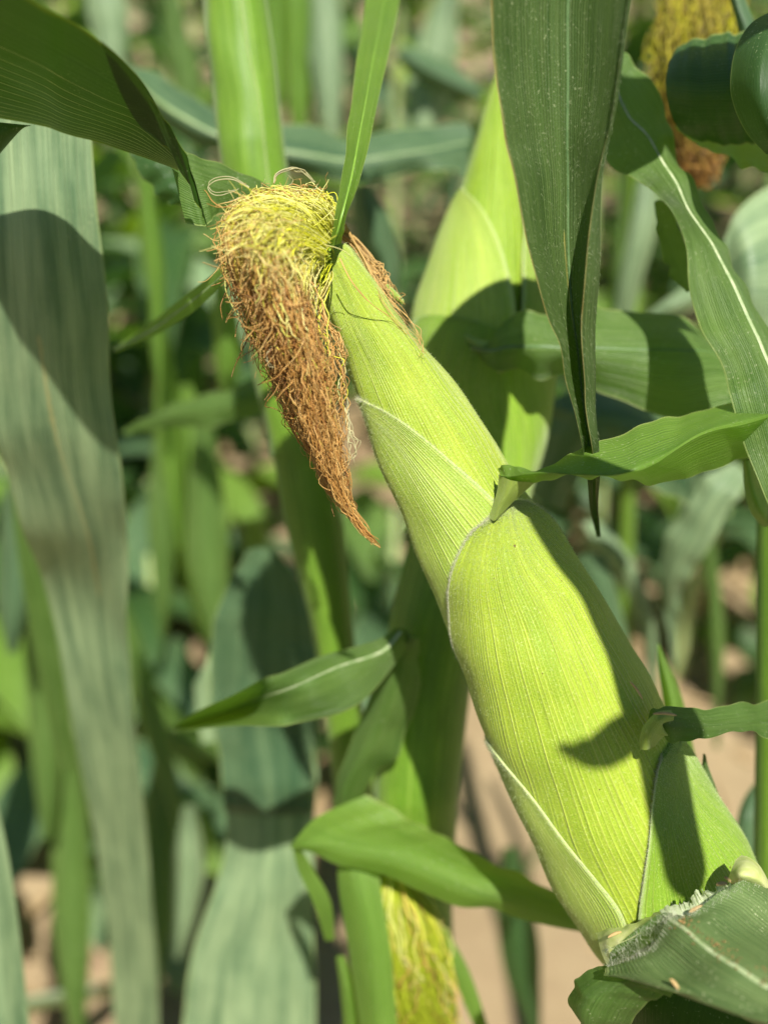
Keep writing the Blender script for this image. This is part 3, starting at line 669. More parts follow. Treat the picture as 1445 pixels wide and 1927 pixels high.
# the fan of guides from the inner curl (straight down) to the outer one (over the top left)
outer = [
    [(606, 512, .346), (597, 512, .338), (590, 530, .334), (596, 580, .332), (612, 640, .330), (634, 720, .330), (648, 800, .331), (662, 900, .333), (690, 980, .335), (718, 1035, .337)],
    [(606, 500, .340), (588, 496, .330), (574, 520, .324), (580, 590, .321), (600, 670, .320), (622, 760, .322), (640, 850, .325), (660, 930, .329), (690, 985, .333), (716, 1034, .336)],
    [(604, 492, .334), (572, 480, .322), (552, 510, .316), (558, 590, .313), (580, 680, .314), (600, 770, .318), (618, 850, .322), (645, 925, .327), (680, 980, .332), (712, 1030, .336)],
    [(604, 482, .332), (550, 462, .316), (525, 500, .311), (530, 590, .309), (556, 690, .312), (580, 780, .316), (602, 860, .321), (636, 930, .326), (670, 975, .331), (706, 1022, .336)],
    [(604, 474, .332), (535, 442, .312), (500, 482, .308), (506, 580, .309), (534, 690, .313), (562, 780, .318), (590, 862, .323), (625, 930, .328), (665, 972, .332), (704, 1020, .336)],
    [(606, 466, .334), (520, 418, .311), (474, 462, .308), (482, 560, .311), (515, 680, .316), (548, 775, .321), (585, 858, .326), (612, 925, .330), (655, 966, .333), (700, 1014, .337)],
    [(606, 458, .336), (512, 394, .313), (448, 440, .311), (458, 545, .315), (498, 660, .320), (535, 760, .325), (575, 850, .330), (604, 915, .333), (648, 960, .335), (694, 1006, .338)],
    [(610, 450, .338), (515, 372, .318), (428, 415, .317), (436, 520, .321), (476, 630, .326), (520, 740, .330), (556, 810, .334), (596, 890, .336), (640, 950, .338), (688, 1000, .339)],
    [(614, 444, .342), (528, 356, .326), (420, 385, .325), (416, 490, .329), (458, 600, .333), (505, 705, .337), (540, 795, .340), (590, 880, .341), (632, 944, .341), (684, 994, .341)],
    [(618, 440, .346), (545, 346, .336), (430, 352, .336), (404, 455, .338), (440, 570, .341), (492, 680, .344), (528, 780, .346), (585, 870, .346), (628, 938, .345), (680, 990, .344)]]
def crown(g_):
    for m_ in range(len(g_)):
        x_, y_, d_ = g_[m_]
        kx = float(np.interp(y_, [480, 560], [0.86, 1.0]))
        if y_ < 470: y_ = 470 - (470 - y_) * 0.68
        g_[m_] = (610 - (610 - x_) * kx if x_ < 610 else x_, y_, d_)
YS = [500, 560, 650, 740, 800, 850, 900, 950, 1000, 1036]
for k_, g_ in enumerate(outer):
    crown(g_)
    head = [p for p in g_ if p[1] < 520]; dl = [p[2] for p in g_[len(head):]]
    ys = np.linspace(555 if k_ else 575, 1034, 9); out_ = []
    for m_, y_ in enumerate(ys):
        L_ = np.interp(y_, YS, [428, 450, 478, 520, 542, 578, 596, 630, 674, 716]) + 9; R_ = np.interp(y_, YS, [588, 590, 612, 632, 638, 643, 655, 667, 692, 720]) - 9
        if R_ < L_: R_ = L_ = (R_ + L_) / 2
        out_.append((R_ + (L_ - R_) * k_ / 9, y_, float(np.interp(m_, np.linspace(0, 8, len(dl)), dl))))
    g_[:] = [tuple(p) for p in cr(np.array(head + out_, float), 18)]
back = [
    [(618, 440, .348), (590, 372, .338), (520, 338, .332), (440, 352, .332), (406, 420, .335)],
    [(622, 440, .350), (604, 370, .342), (545, 336, .338), (470, 338, .338), (420, 390, .340)],
    [(628, 442, .352), (618, 378, .347), (585, 342, .344), (520, 338, .344), (460, 352, .345)],
    [(632, 444, .354), (630, 400, .350), (610, 360, .348), (570, 346, .348), (520, 350, .348)]]
for g_ in back: crown(g_)
silk(ear, 'silk', outer, 430, 1, r0=0.00018, S=110, colf=col_mix(0.07, 0.20), crink=0.0006, crink0=0.12, spread=0.0022, tmin=0.40, tmax=1.0, cfreq=24, locks=34, pinch=0.8)
silk(ear, 'silk', outer, 150, 6, r0=0.00016, S=100, colf=col_mix(0.07, 0.20), crink=0.0013, crink0=0.12, spread=0.0018, tmin=0.35, tmax=0.9, cfreq=17, pinch=0.7)
silk(ear, 'silk', outer[1:7], 560, 2, r0=0.00020, S=56, colf=col_mix(0.10, 0.22), crink=0.0009, crink0=0.3, spread=0.0019, tmin=0.08, tmax=0.25, cfreq=9, label='yellow inner silk at the mouth of the husk')
silk(ear, 'silk', outer[3:], 420, 3, r0=0.00019, S=50, colf=col_mix(0.06, 0.16), crink=0.0014, crink0=0.08, spread=0.0022, tmin=0.10, tmax=0.32, cfreq=13)
silk(ear, 'silk', back, 380, 4, r0=0.00020, S=50, colf=col_mix(0.3, 0.9), crink=0.0011, crink0=0.3, spread=0.0018, tmin=0.45, tmax=1.0, cfreq=9)
inner = [[(608, 500, .345), (590, 510, .338), (560, 560, .335), (565, 620, .332), (580, 680, .332), (600, 730, .333)],
         [(606, 480, .342), (560, 480, .334), (530, 540, .332), (535, 620, .332), (560, 690, .333), (585, 740, .334)],
         [(604, 470, .342), (530, 455, .332), (490, 520, .331), (505, 600, .333), (535, 670, .335), (570, 730, .336)]]
def col_green(r, n, sp):
    k = r.uniform(0, 1, (n, 1, 1)); return (GRN * (1 - k) + YEL * k) * r.uniform(0.7, 1.1, (n, 1, 1)) * np.ones(sp.shape + (1,))
silk(ear, 'silk', inner, 520, 5, r0=0.00026, S=40, colf=col_green, crink=0.0006, spread=0.0032, pinch=0.5, tmin=0.6, tmax=1.0, cfreq=8, label='greenish young silk inside the bundle')
Gd_ = np.array(outer, float); Gw = P(Gd_[..., 0], Gd_[..., 1], Gd_[..., 2]); Gw = np.stack([cr(g, 80) for g in Gw])
def tousle(n, seed, s0, s1, cols, L0=0.006, L1=0.015, r0=0.0002, g0=2, g1=9, lift=0.004):
    r = np.random.default_rng(seed); q = r.uniform(g0, g1 - .001, n); i = q.astype(int); f = (q - i)[:, None]; k = (r.uniform(s0, s1, n) * 79).astype(int)
    p = Gw[i, k] * (1 - f) + Gw[i + 1, k] * f; t = Gw[i, np.minimum(k + 2, 79)] - Gw[i, k]; t /= np.linalg.norm(t, axis=1, keepdims=True)
    out = (CAM - p); out /= np.linalg.norm(out, axis=1, keepdims=True)
    p = p + out * (lift * r.uniform(0.2, 1.1, (n, 1))) + r.normal(0, 0.0016, (n, 3))
    S = 16; path = [p]; d = t + r.normal(0, 0.28, (n, 3)); w_ = r.normal(0, 1, (n, 3)); L = r.uniform(L0, L1, (n, 1)) / S
    for a in range(S - 1):
        w_ = w_ * 0.85 + r.normal(0, 0.42, (n, 3)); d = d + 0.32 * w_ * 0.6 + 0.08 * t; d /= np.linalg.norm(d, axis=1, keepdims=True); path.append(path[-1] + d * L)
    path = np.stack(path, 1); rad = r0 * r.uniform(0.6, 1.4, (n, 1)) * np.linspace(1, 0.5, S)[None]
    V, F = tube_mesh(path, rad, 4); m = r.uniform(0, 1, (n, 1, 1)); c = (cols[0] * m + cols[1] * (1 - m)) * r.uniform(0.75, 1.15, (n, 1, 1)) * np.ones((n, S, 1))
    o = mesh_obj('silk', V, F, MAT['strand'], ear, col=np.clip(np.repeat(c.reshape(n * S, 3), 4, 0), 0, 1)); o['kind'] = 'stuff'
tousle(420, 71, 0.03, 0.17, (CREAM, YEL), r0=0.00016)
tousle(200, 72, 0.08, 0.22, (CREAM, TAN), r0=0.00015)
tousle(60, 73, 0.30, 0.5, (TAN, BRN), L0=0.008, L1=0.02, r0=0.00017, lift=0.0015)
tousle(300, 74, 0.15, 0.36, (TAN, BRN), g0=5, r0=0.00018, lift=0.003)
tousle(160, 75, 0.2, 0.5, (DBR, BRN), g0=3, r0=0.0002, lift=0.0)
# wisps: a loop at the top left, an arch over the top, strays, and the strands on the far side of the tip
def col_br(r, n, sp): return (TAN * 0.9)[None, None] * np.ones(sp.shape + (1,)) * r.uniform(0.6, 1.15, (n, 1, 1))
def col_cr(r, n, sp): return np.array([0.66, 0.62, 0.34])[None, None] * np.ones(sp.shape + (1,)) * r.uniform(0.8, 1.1, (n, 1, 1))
def wisp(guides, n, seed, cf, **kw): return silk(ear, 'silk_wisp', guides, n, seed, colf=cf, **{**dict(r0=0.0002, S=50, crink=0.0002, spread=0.0004, tmin=0.9, tmax=1.0, cfreq=6), **kw})
wisp([[(470, 352, .330), (440, 335, .328), (410, 335, .328), (396, 348, .328), (404, 362, .328), (430, 362, .328), (450, 350, .329)]] * 2, 2, 41, col_cr)
wisp([[(515, 345, .335), (520, 328, .335), (545, 318, .336), (570, 322, .338), (592, 345, .341)]] * 2, 5, 42, col_cr)
wisp([[(640, 440, .356), (660, 455, .358), (690, 490, .358), (715, 535, .357), (735, 562, .356), (758, 572, .355)], [(646, 432, .358), (672, 458, .36), (700, 500, .36), (718, 520, .359), (728, 545, .358), (742, 560, .357)]], 46, 43, col_br, crink=0.0011, spread=0.001, tmin=0.6, cfreq=10, r0=0.00024)
wisp([[(650, 420, .350), (680, 480, .352), (735, 560, .350), (790, 630, .350), (786, 660, .350)], [(650, 430, .350), (690, 500, .350), (720, 570, .345), (775, 640, .342), (800, 672, .340)]], 9, 44, col_br, crink=0.0006, r0=0.00014)
wisp([[(596, 520, .335), (600, 560, .336), (612, 600, .338), (632, 625, .337), (636, 660, .336), (652, 668, .336)], [(600, 540, .335), (606, 580, .335), (620, 615, .336), (638, 640, .336), (640, 668, .336), (655, 664, .336)]], 10, 45, col_br, crink=0.0008, r0=0.00022)
wisp([[(640, 700, .332), (655, 760, .334), (652, 800, .333), (668, 820, .332), (672, 850, .331), (664, 870, .331)], [(636, 720, .332), (648, 770, .334), (660, 800, .333), (655, 830, .332), (660, 850, .331), (655, 880, .331)]], 6, 46, col_cr, crink=0.0008, r0=0.00014)
wisp([[(640, 485, .330), (665, 530, .331), (700, 570, .336), (740, 600, .343), (775, 640, .347)]] * 2, 2, 47, col_br, r0=0.00012)
wisp([[(512, 650, .320), (503, 672, .318), (508, 690, .318), (520, 692, .318)]] * 2, 2, 48, col_cr, r0=0.00014)
r_ = np.random.default_rng(5)
for q in range(26):      # curled flyaways round the crown of the silk
    t = r_.uniform(0, 1); x0 = 414 + (t ** 1.2) * 178; y0 = 446 - 84 * math.sin(min(1, t * 1.6 + .05) * math.pi / 2) + r_.normal(0, 6); d0 = 0.322 + 0.02 * t
    a = r_.uniform(2.4, 5.2) if t < .4 else r_.uniform(3.6, 5.6); g = [(x0 + 14, y0 + 16, d0 + .004)]
    for k in range(5):
        g.append((g[-1][0] + math.cos(a) * 11, g[-1][1] + math.sin(a) * 11, g[-1][2] - 0.001)); a += r_.normal(0.25, 0.6)
    wisp([g] * 2, 1, 300 + q, col_br if r_.random() < .6 else col_cr, r0=0.00014)
# dry papery tip caught behind the husk
leaf(ear, [[(722, 540, .356), (726, 536, .355), (730, 534, .356)], [(734, 556, .355), (740, 552, .354), (745, 548, .355)], [(748, 568, .355), (753, 566, .354), (758, 562, .355)], [(757, 573, .355), (759, 571, .355), (761, 569, .355)]],
     'husk_b', name='dry_tip', nr=20, nc=5)

# ================================================================== PLANT 2: the plant with the ear behind
plant2 = thing('corn_plant', 'corn plant right behind the main ear, its own ear half in shade', 'corn plant', (0.05, 0.62, 0))
e2t = [(140, 932, 942), (200, 912, 955), (260, 896, 970), (350, 868, 990), (470, 826, 1014), (560, 792, 1028), (620, 781, 1034), (700, 784, 1030), (780, 792, 1018), (870, 806, 998), (1000, 775, 962),
       (1150, 735, 912), (1300, 712, 884), (1500, 703, 862), (1700, 715, 850), (1950, 735, 860)]
E2 = Tube((0, 1), e2t, [(140, .475), (600, .468), (1000, .468), (1500, .50), (1950, .57)])
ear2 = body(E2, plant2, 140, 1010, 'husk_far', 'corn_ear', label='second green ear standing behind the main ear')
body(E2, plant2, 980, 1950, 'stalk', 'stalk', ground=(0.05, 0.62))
wrap(E2, ear2, [('a', 760, -130), ('a', 620, -110), ('a', 480, -105), ('a', 365, -88)], [(950, 700), (948, 600), (938, 530), (922, 465), (896, 405), (872, 360)], 'husk_b', off=(0.002, 0.0014), seed=31, nc=40, nr=80)
wrap(E2, ear2, [(950, 700), (960, 600), (966, 500), (970, 400), (955, 300), (940, 200)], [('a', 760, 150), ('a', 600, 120), ('a', 400, 100), ('a', 260, 90), ('a', 170, 60)], 'husk_far', off=(0.0025, 0.0014), seed=32, nc=40, nr=80)
wrap(E2, ear2, [('a', 1000, -150), ('a', 850, -120), ('a', 740, -95), (788, 622), (830, 612), (868, 636), (900, 655)], [('a', 1000, 150), ('a', 850, 120), ('a', 740, 80), (1022, 690), (985, 665), (950, 655), (925, 655)], 'husk_green', off=(0.004, 0.003), seed=33, nc=40, nr=80)
leaf(ear2, [[(876, 643, .430), (885, 655, .426), (900, 668, .430)], [(925, 640, .424), (925, 660, .420), (925, 690, .424)], [(968, 590, .424), (955, 652, .416), (948, 701, .424)], [(1014, 596, .424), (1000, 652, .412), (1000, 703, .424)],
            [(1070, 574, .426), (1060, 653, .409), (1055, 705, .424)], [(1126, 565, .428), (1121, 653, .408), (1118, 728, .422)], [(1202, 585, .430), (1200, 656, .409), (1200, 770, .418)], [(1282, 603, .434), (1280, 660, .412), (1282, 787, .416)],
            [(1345, 655, .438), (1345, 668, .42), (1376, 764, .418)], [(1420, 700, .445), (1430, 720, .43), (1450, 750, .425)]], 'leaf_mid', name='husk_leaf', nr=90, nc=31, ripple=0.0016, rip_n=12, seed=35, mid=0.5, midw=0.0007, midmat='midrib_dull')
leaf(ear2, [[(938, 702, .432), (950, 700, .428), (962, 695, .43)], [(880, 640, .430), (905, 655, .424), (945, 650, .426)], [(876, 628, .432), (910, 640, .428), (955, 640, .43)]], 'husk_b', name='leaf_collar', nr=20, nc=11, seed=36)

# ================================================================== PLANT 3: the stalk top centre, going down behind the silk
plant3 = thing('corn_plant', 'corn plant with the smooth light green stalk behind the brown silk', 'corn plant', (-0.06, 0.72, 0))
J = Tube((0.08, 1.0), [(-80, 384, 496), (0, 388, 498), (150, 393, 508), (320, 396, 512), (500, 404, 524), (650, 416, 532), (800, 438, 548), (1000, 452, 566), (1230, 492, 568), (1500, 508, 580), (1900, 520, 590)],
         [(-80, .46), (320, .465), (800, .485), (1300, .53), (1900, .62)])
body(J, plant3, -80, 1900, 'stalk', 'stalk', ground=(-0.06, 0.72))
# sheath overlapping on the stalk
o, GJ = wrap(J, plant3, [('a', 900, -150), ('a', 500, -140), ('a', 200, -130), ('a', -70, -130)], [('a', 900, 60), (540, 700), (518, 450), (498, 250), (470, 90), (455, -60)], 'stalk', off=(0.0012, 0.0012), seed=41, nc=30, name='sheath', tipfade=0.01)

# bottom centre: a lower ear with yellow silk, and its folded leaves
E3 = Tube((-0.12, 1.0), [(1470, 885, 905), (1560, 872, 930), (1680, 868, 965), (1800, 868, 985), (1950, 880, 1000), (2100, 890, 1000)], [(1470, 0.515), (2100, 0.575)])
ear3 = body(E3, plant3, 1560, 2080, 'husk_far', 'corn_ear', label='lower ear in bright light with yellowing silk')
LH = leaf(plant3, [[(640, 1540, 0.480), (655, 1535, 0.475), (670, 1525, 0.480)], [(628, 1500, 0.475), (650, 1480, 0.465), (690, 1478, 0.475)], [(655, 1405, 0.465), (700, 1395, 0.455), (752, 1410, 0.465)], [(690, 1310, 0.455), (735, 1300, 0.445), (788, 1310, 0.455)],
              [(735, 1235, 0.445), (762, 1230, 0.440), (793, 1235, 0.445)], [(756, 1200, 0.440), (768, 1198, 0.435), (782, 1200, 0.440)], [(742, 1183, 0.435), (752, 1182, 0.433), (765, 1184, 0.435)]], 'leaf_mid', nr=60, nc=13, seed=42, ripple=0.001)
leaf(plant3, [[(742, 1183, 0.436), (756, 1190, 0.434), (772, 1200, 0.438)], [(700, 1208, 0.435), (720, 1230, 0.430), (745, 1248, 0.435)], [(620, 1232, 0.430), (640, 1262, 0.420), (672, 1325, 0.425)], [(530, 1265, 0.425), (540, 1305, 0.415), (560, 1362, 0.420)],
              [(420, 1315, 0.415), (425, 1340, .495), (440, 1366, 0.415)], [(320, 1368, .495), (322, 1372, .494), (326, 1380, .495)]], 'leaf_mid', nr=70, nc=15, seed=43, ripple=0.0004, rip_n=7, mid=0.42, midw=0.0009, midmat='midrib_white',
     label='short pointed leaf folded over and aimed left')
leaf(plant3, [[(548, 1592, 0.465), (560, 1575, 0.463), (600, 1535, 0.465), (690, 1495, 0.470)], [(562, 1600, 0.463), (600, 1590, 0.455), (660, 1565, 0.455), (770, 1540, 0.467)], [(700, 1640, 0.455), (730, 1620, 0.445), (780, 1600, 0.445), (850, 1580, 0.460)],
              [(850, 1700, 0.445), (880, 1680, 0.435), (910, 1655, 0.435), (960, 1640, 0.450)], [(1010, 1735, 0.435), (1030, 1720, 0.430), (1050, 1700, 0.430), (1060, 1690, 0.440)], [(1120, 1760, 0.435), (1120, 1755, 0.435), (1125, 1750, 0.435), (1130, 1740, 0.440)]],
     'leaf_fresh', nr=70, nc=17, seed=44, ripple=0.001, label='pale green leaf folded at its tip and running right')
leaf(plant3, [[(550, 1592, 0.467), (558, 1594, 0.467), (566, 1596, 0.467)], [(562, 1640, 0.471), (575, 1640, 0.471), (590, 1636, 0.471)], [(590, 1700, 0.475), (606, 1700, 0.475), (622, 1695, 0.475)], [(612, 1770, 0.485), (620, 1770, 0.485), (630, 1768, 0.485)]], 'leaf_fresh', nr=30, nc=7, seed=45)
leaf(plant3, [[(640, 1600, .472), (670, 1595, .465), (715, 1600, .470)], [(636, 1660, .470), (672, 1655, .460), (716, 1665, .464)], [(655, 1780, .470), (695, 1775, .458), (735, 1785, .460)], [(680, 1950, .470), (715, 1950, .460), (750, 1960, .462)]], 'leaf_fresh', nr=40, nc=9, seed=46)
leaf(plant3, [[(760, 1640, 0.505), (775, 1635, 0.503), (790, 1635, 0.505)], [(800, 1740, 0.503), (818, 1735, 0.501), (834, 1735, 0.503)], [(850, 1840, 0.501), (868, 1835, 0.499), (884, 1830, 0.501)], [(900, 1950, 0.501), (912, 1950, 0.501), (924, 1950, 0.501)]], 'leaf_fresh', nr=40, nc=7, seed=47)
leaf(plant3, [[(632, 1800, 0.490), (640, 1798, 0.487), (650, 1800, 0.490)], [(640, 1860, 0.490), (655, 1860, 0.485), (668, 1862, 0.490)], [(650, 1960, 0.495), (665, 1960, 0.490), (680, 1960, 0.495)]], 'leaf_fresh', nr=20, nc=7, seed=49)
s3 = [[(720, 1640, 0.490), (705, 1700, 0.485), (715, 1800, 0.483), (735, 1900, 0.485), (745, 2000, 0.495)], [(740, 1650, 0.480), (740, 1720, 0.471), (755, 1800, 0.470), (775, 1900, 0.473), (790, 2000, 0.485)],
      [(750, 1650, 0.483), (775, 1730, 0.475), (800, 1820, 0.475), (815, 1900, 0.480), (830, 2000, 0.485)], [(755, 1655, 0.490), (790, 1720, 0.490), (815, 1800, 0.493), (830, 1900, 0.495), (845, 2000, 0.505)]]
silk(ear3, 'silk', s3, 900, 51, r0=0.00026, S=40, colf=lambda r, n, sp: (GRN * 0.75 + YEL * 0.25) * r.uniform(0.6, 1.3, (n, 1, 1)) * np.ones(sp.shape + (1,)), crink=0.0009, spread=0.0034, tmin=0.8, tmax=1.0, cfreq=8)
silk(ear3, 'silk', s3, 90, 52, r0=0.0003, S=40, colf=col_mix(0.0, 0.8), crink=0.002, spread=0.006, tmin=0.4, tmax=1.0, cfreq=10)

# dark blue-green leaf crossing behind the stalk
leaf(plant3, [[(225, 115, .60), (240, 130, .60), (250, 150, .60)], [(300, 145, .60), (305, 195, .585), (320, 235, .595)], [(400, 198, .60), (405, 250, .58), (418, 285, .59)], [(530, 232, .60), (535, 285, .58), (545, 318, .59)],
              [(660, 258, .605), (665, 300, .59), (680, 342, .595)], [(780, 240, .61), (785, 285, .60), (800, 320, .605)], [(870, 232, .615), (868, 270, .61), (864, 325, .612)], [(888, 250, .615), (884, 270, .613), (874, 355, .615)]],
     'leaf_blue', nr=80, nc=17, seed=48, ripple=0.002, mid=0.5, midw=0.001)
# dark leaf stubs left of the stalk at silk height
leaf(plant3, [[(228, 812, .62), (232, 816, .62), (238, 820, .62)], [(300, 770, .615), (305, 785, .61), (315, 806, .615)], [(400, 738, .61), (405, 762, .60), (418, 800, .608)], [(500, 708, .61), (505, 735, .60), (512, 768, .608)], [(560, 700, .62), (562, 720, .615), (566, 745, .62)]],
     'leaf_mid', nr=50, nc=11, seed=50, ripple=0.001)
leaf(plant3, [[(210, 655, .472), (214, 658, .47), (220, 663, .468)], [(270, 618, .446), (278, 626, .438), (288, 634, .434)], [(340, 562, .408), (350, 575, .398), (364, 587, .394)], [(395, 520, .378), (405, 530, .368), (415, 538, .366)], [(425, 490, .364), (435, 500, .356), (440, 510, .356)]],
     'leaf_fresh', nr=50, nc=9, seed=51, mid=0.5, midw=0.0006)

# ================================================================== PLANT 4: left, with the big ribbed leaf and the long hanging leaf
plant4 = thing('corn_plant', 'left-hand corn plant with a long chalky leaf hanging under a dark ribbed leaf', 'corn plant', (-0.32, 0.62, 0))
Q = Tube((0.12, 1.0), [(-300, -530, -400), (600, -510, -380), (1900, -460, -360)], [(-300, .50), (600, .62), (1900, .82)])
body(Q, plant4, -300, 1900, 'stalk', 'stalk', ground=(-0.32, 0.95))
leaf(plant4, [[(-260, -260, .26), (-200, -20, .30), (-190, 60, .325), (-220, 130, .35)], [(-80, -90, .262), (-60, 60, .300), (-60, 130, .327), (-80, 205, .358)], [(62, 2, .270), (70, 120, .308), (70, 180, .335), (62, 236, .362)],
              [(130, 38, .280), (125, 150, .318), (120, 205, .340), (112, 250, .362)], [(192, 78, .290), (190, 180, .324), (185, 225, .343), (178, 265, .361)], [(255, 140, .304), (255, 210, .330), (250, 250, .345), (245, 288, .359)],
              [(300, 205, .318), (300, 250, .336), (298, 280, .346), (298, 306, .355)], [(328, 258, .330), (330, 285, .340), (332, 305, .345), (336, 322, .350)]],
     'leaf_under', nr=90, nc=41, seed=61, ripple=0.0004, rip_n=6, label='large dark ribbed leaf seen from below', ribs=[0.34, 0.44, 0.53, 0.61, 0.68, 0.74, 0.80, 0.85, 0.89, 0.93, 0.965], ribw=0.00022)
leaf(plant4, [[(190, 76, .288), (225, 170, .310), (262, 235, .326), (300, 262, .333)], [(250, 132, .300), (275, 195, .315), (295, 240, .325), (322, 290, .333)], [(300, 205, .314), (315, 250, .323), (325, 280, .328), (345, 330, .333)],
              [(335, 265, .323), (346, 305, .328), (353, 330, .331), (366, 372, .335)], [(358, 310, .328), (367, 345, .332), (375, 370, .334), (384, 405, .336)], [(386, 418, .335), (389, 424, .336), (390, 428, .336), (392, 434, .336)]],
     'leaf_under', nr=60, nc=21, seed=62, ripple=0.0004)
leaf(plant4, [[(300, 250, .352), (320, 300, .352), (350, 420, .352)], [(350, 284, .352), (362, 330, .350), (388, 425, .351)], [(410, 305, .358), (408, 345, .355), (405, 405, .357)], [(475, 334, .364), (460, 365, .362), (430, 400, .363)], [(540, 370, .37), (510, 390, .37), (470, 410, .37)]],
     'leaf_mid', nr=40, nc=15, seed=63, ripple=0.0006)
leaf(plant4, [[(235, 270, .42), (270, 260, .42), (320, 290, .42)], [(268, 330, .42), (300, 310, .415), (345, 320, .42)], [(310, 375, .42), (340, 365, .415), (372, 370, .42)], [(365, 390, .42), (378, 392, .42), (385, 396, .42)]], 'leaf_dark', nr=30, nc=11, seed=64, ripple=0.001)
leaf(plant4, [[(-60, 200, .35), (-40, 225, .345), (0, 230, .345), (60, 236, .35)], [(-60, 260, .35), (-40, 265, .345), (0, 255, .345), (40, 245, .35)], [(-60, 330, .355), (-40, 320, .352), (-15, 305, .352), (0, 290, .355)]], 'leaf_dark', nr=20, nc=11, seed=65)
leaf(plant4, [[(-60, 160, .39), (60, 160, .385), (160, 160, .39)], [(-50, 240, .395), (60, 240, .388), (172, 245, .395)], [(-40, 420, .405), (70, 420, .397), (184, 400, .405)], [(-30, 600, .425), (85, 600, .416), (204, 580, .425)], [(-15, 760, .45), (100, 760, .441), (212, 760, .45)],
              [(5, 880, .475), (120, 880, .466), (232, 900, .475)], [(42, 1000, .51), (150, 1010, .50), (240, 1040, .51)], [(78, 1120, .56), (165, 1130, .55), (242, 1180, .56)], [(118, 1280, .60), (190, 1290, .59), (252, 1340, .60)],
              [(152, 1450, .65), (215, 1460, .64), (268, 1500, .65)], [(182, 1620, .71), (235, 1630, .70), (282, 1660, .71)], [(205, 1800, .78), (252, 1810, .77), (296, 1820, .78)], [(220, 2000, .86), (260, 2010, .85), (300, 2020, .86)]],
     'leaf_wax', nr=130, nc=31, seed=66, ripple=0.0020, rip_n=14, cup=0.002, label='long chalky grey-green leaf hanging down with a yellow streak')
leaf(plant4, [[(20, 900, .62), (40, 900, .62), (60, 900, .62)], [(35, 1050, .64), (60, 1050, .635), (85, 1060, .64)], [(70, 1250, .67), (95, 1250, .665), (120, 1260, .67)], [(110, 1450, .71), (130, 1450, .705), (150, 1460, .71)]], 'leaf_mid', nr=30, nc=9, seed=67)
leaf(plant4, [[(-120, 1450, .50), (-70, 1440, .49), (-20, 1440, .50)], [(-100, 1600, .51), (-40, 1590, .50), (15, 1600, .51)], [(-90, 1750, .52), (-20, 1740, .51), (36, 1740, .52)], [(-80, 1960, .54), (0, 1960, .53), (60, 1960, .54)]], 'leaf_wax2', nr=40, nc=13, seed=68)

# ================================================================== PLANT 5: upper right: hanging leaf, midribbed leaf, curled leaf, far silk
plant5 = thing('corn_plant', 'tall corn plant at the upper right with a drooping dark leaf and a curled leaf', 'corn plant', (0.36, 0.60, 0))
P5 = Tube((-0.1, 1.0), [(-500, 1700, 1830), (600, 1640, 1750), (1900, 1560, 1640)], [(-500, .50), (600, .58), (1900, .74)])
body(P5, plant5, -500, 1900, 'stalk', 'stalk', ground=(0.36, 0.80))
hang, GB, NB = leaf(plant5, [
    [(1390, -600, .262), (1450, -600, .270), (1510, -600, .272), (1560, -600, .268), (1610, -600, .262), (1611, -600, .262)],
    [(1300, -400, .272), (1360, -400, .280), (1420, -400, .283), (1480, -400, .279), (1525, -400, .273), (1526, -400, .273)],
    [(1190, -240, .284), (1240, -250, .291), (1300, -260, .295), (1350, -270, .290), (1400, -280, .283), (1401, -280, .283)],
    [(1030, -150, .290), (1085, -155, .299), (1145, -160, .303), (1205, -165, .297), (1258, -170, .288), (1259, -170, .288)],
    [(944, -60, .294), (1006, -62, .304), (1080, -64, .308), (1145, -66, .301), (1203, -68, .292), (1204, -68, .292)],
    [(921, 0, .297), (985, 0, .307), (1062, 0, .312), (1128, 0, .305), (1182, 0, .295), (1181, 2, .295)],
    [(932, 147, .303), (990, 147, .312), (1062, 147, .318), (1120, 147, .311), (1164, 147, .301), (1160, 149, .3005)],
    [(947, 250, .307), (1000, 250, .316), (1062, 250, .322), (1108, 250, .316), (1147, 250, .307), (1142, 252, .306)],
    [(965, 335, .310), (1012, 335, .319), (1064, 335, .326), (1102, 335, .321), (1134, 340, .311), (1124, 340, .309)],
    [(996, 464, .315), (1030, 464, .324), (1066, 464, .330), (1100, 464, .326), (1128, 470, .316), (1102, 470, .312)],
    [(1028, 585, .320), (1050, 585, .328), (1074, 585, .334), (1100, 585, .330), (1121, 585, .321), (1093, 585, .317)],
    [(1050, 661, .323), (1068, 661, .331), (1085, 661, .336), (1104, 661, .332), (1119, 661, .325), (1093, 661, .321)],
    [(1072, 745, .326), (1083, 745, .333), (1094, 745, .337), (1109, 745, .334), (1120, 750, .329), (1099, 745, .325)],
    [(1094, 835, .330), (1100, 835, .336), (1106, 835, .339), (1116, 835, .337), (1126, 835, .333), (1112, 835, .330)],
    [(1104, 900, .345), (1108, 900, .348), (1112, 900, .350), (1120, 900, .349), (1128, 900, .346), (1120, 900, .344)],
    [(1110, 960, .37), (1113, 960, .371), (1116, 960, .372), (1120, 960, .371), (1125, 960, .37), (1122, 960, .37)],
    [(1122, 1010, .38), (1124, 1010, .38), (1126, 1010, .38), (1128, 1010, .38), (1130, 1010, .38), (1129, 1010, .38)]],
    'leaf_hang', nr=150, nc=61, seed=71, ripple=0.0004, rip_n=20, mid=0.42, midw=0.0008, midmat='midrib_dull', midtaper=(1, .05), label='drooping dark blade tapering to a folded tip in front of the rear ear')
p_, N_, t_ = surf_samples(GB, 1500, 72, v0=0.1, v1=0.85)
fuzz(hang, p_, N_ * 0.3 + t_ * 0.9, 0.0013, 0.00004, (0.5, 0.58, 0.32), 'fine_hair', 73, jit=0.25)

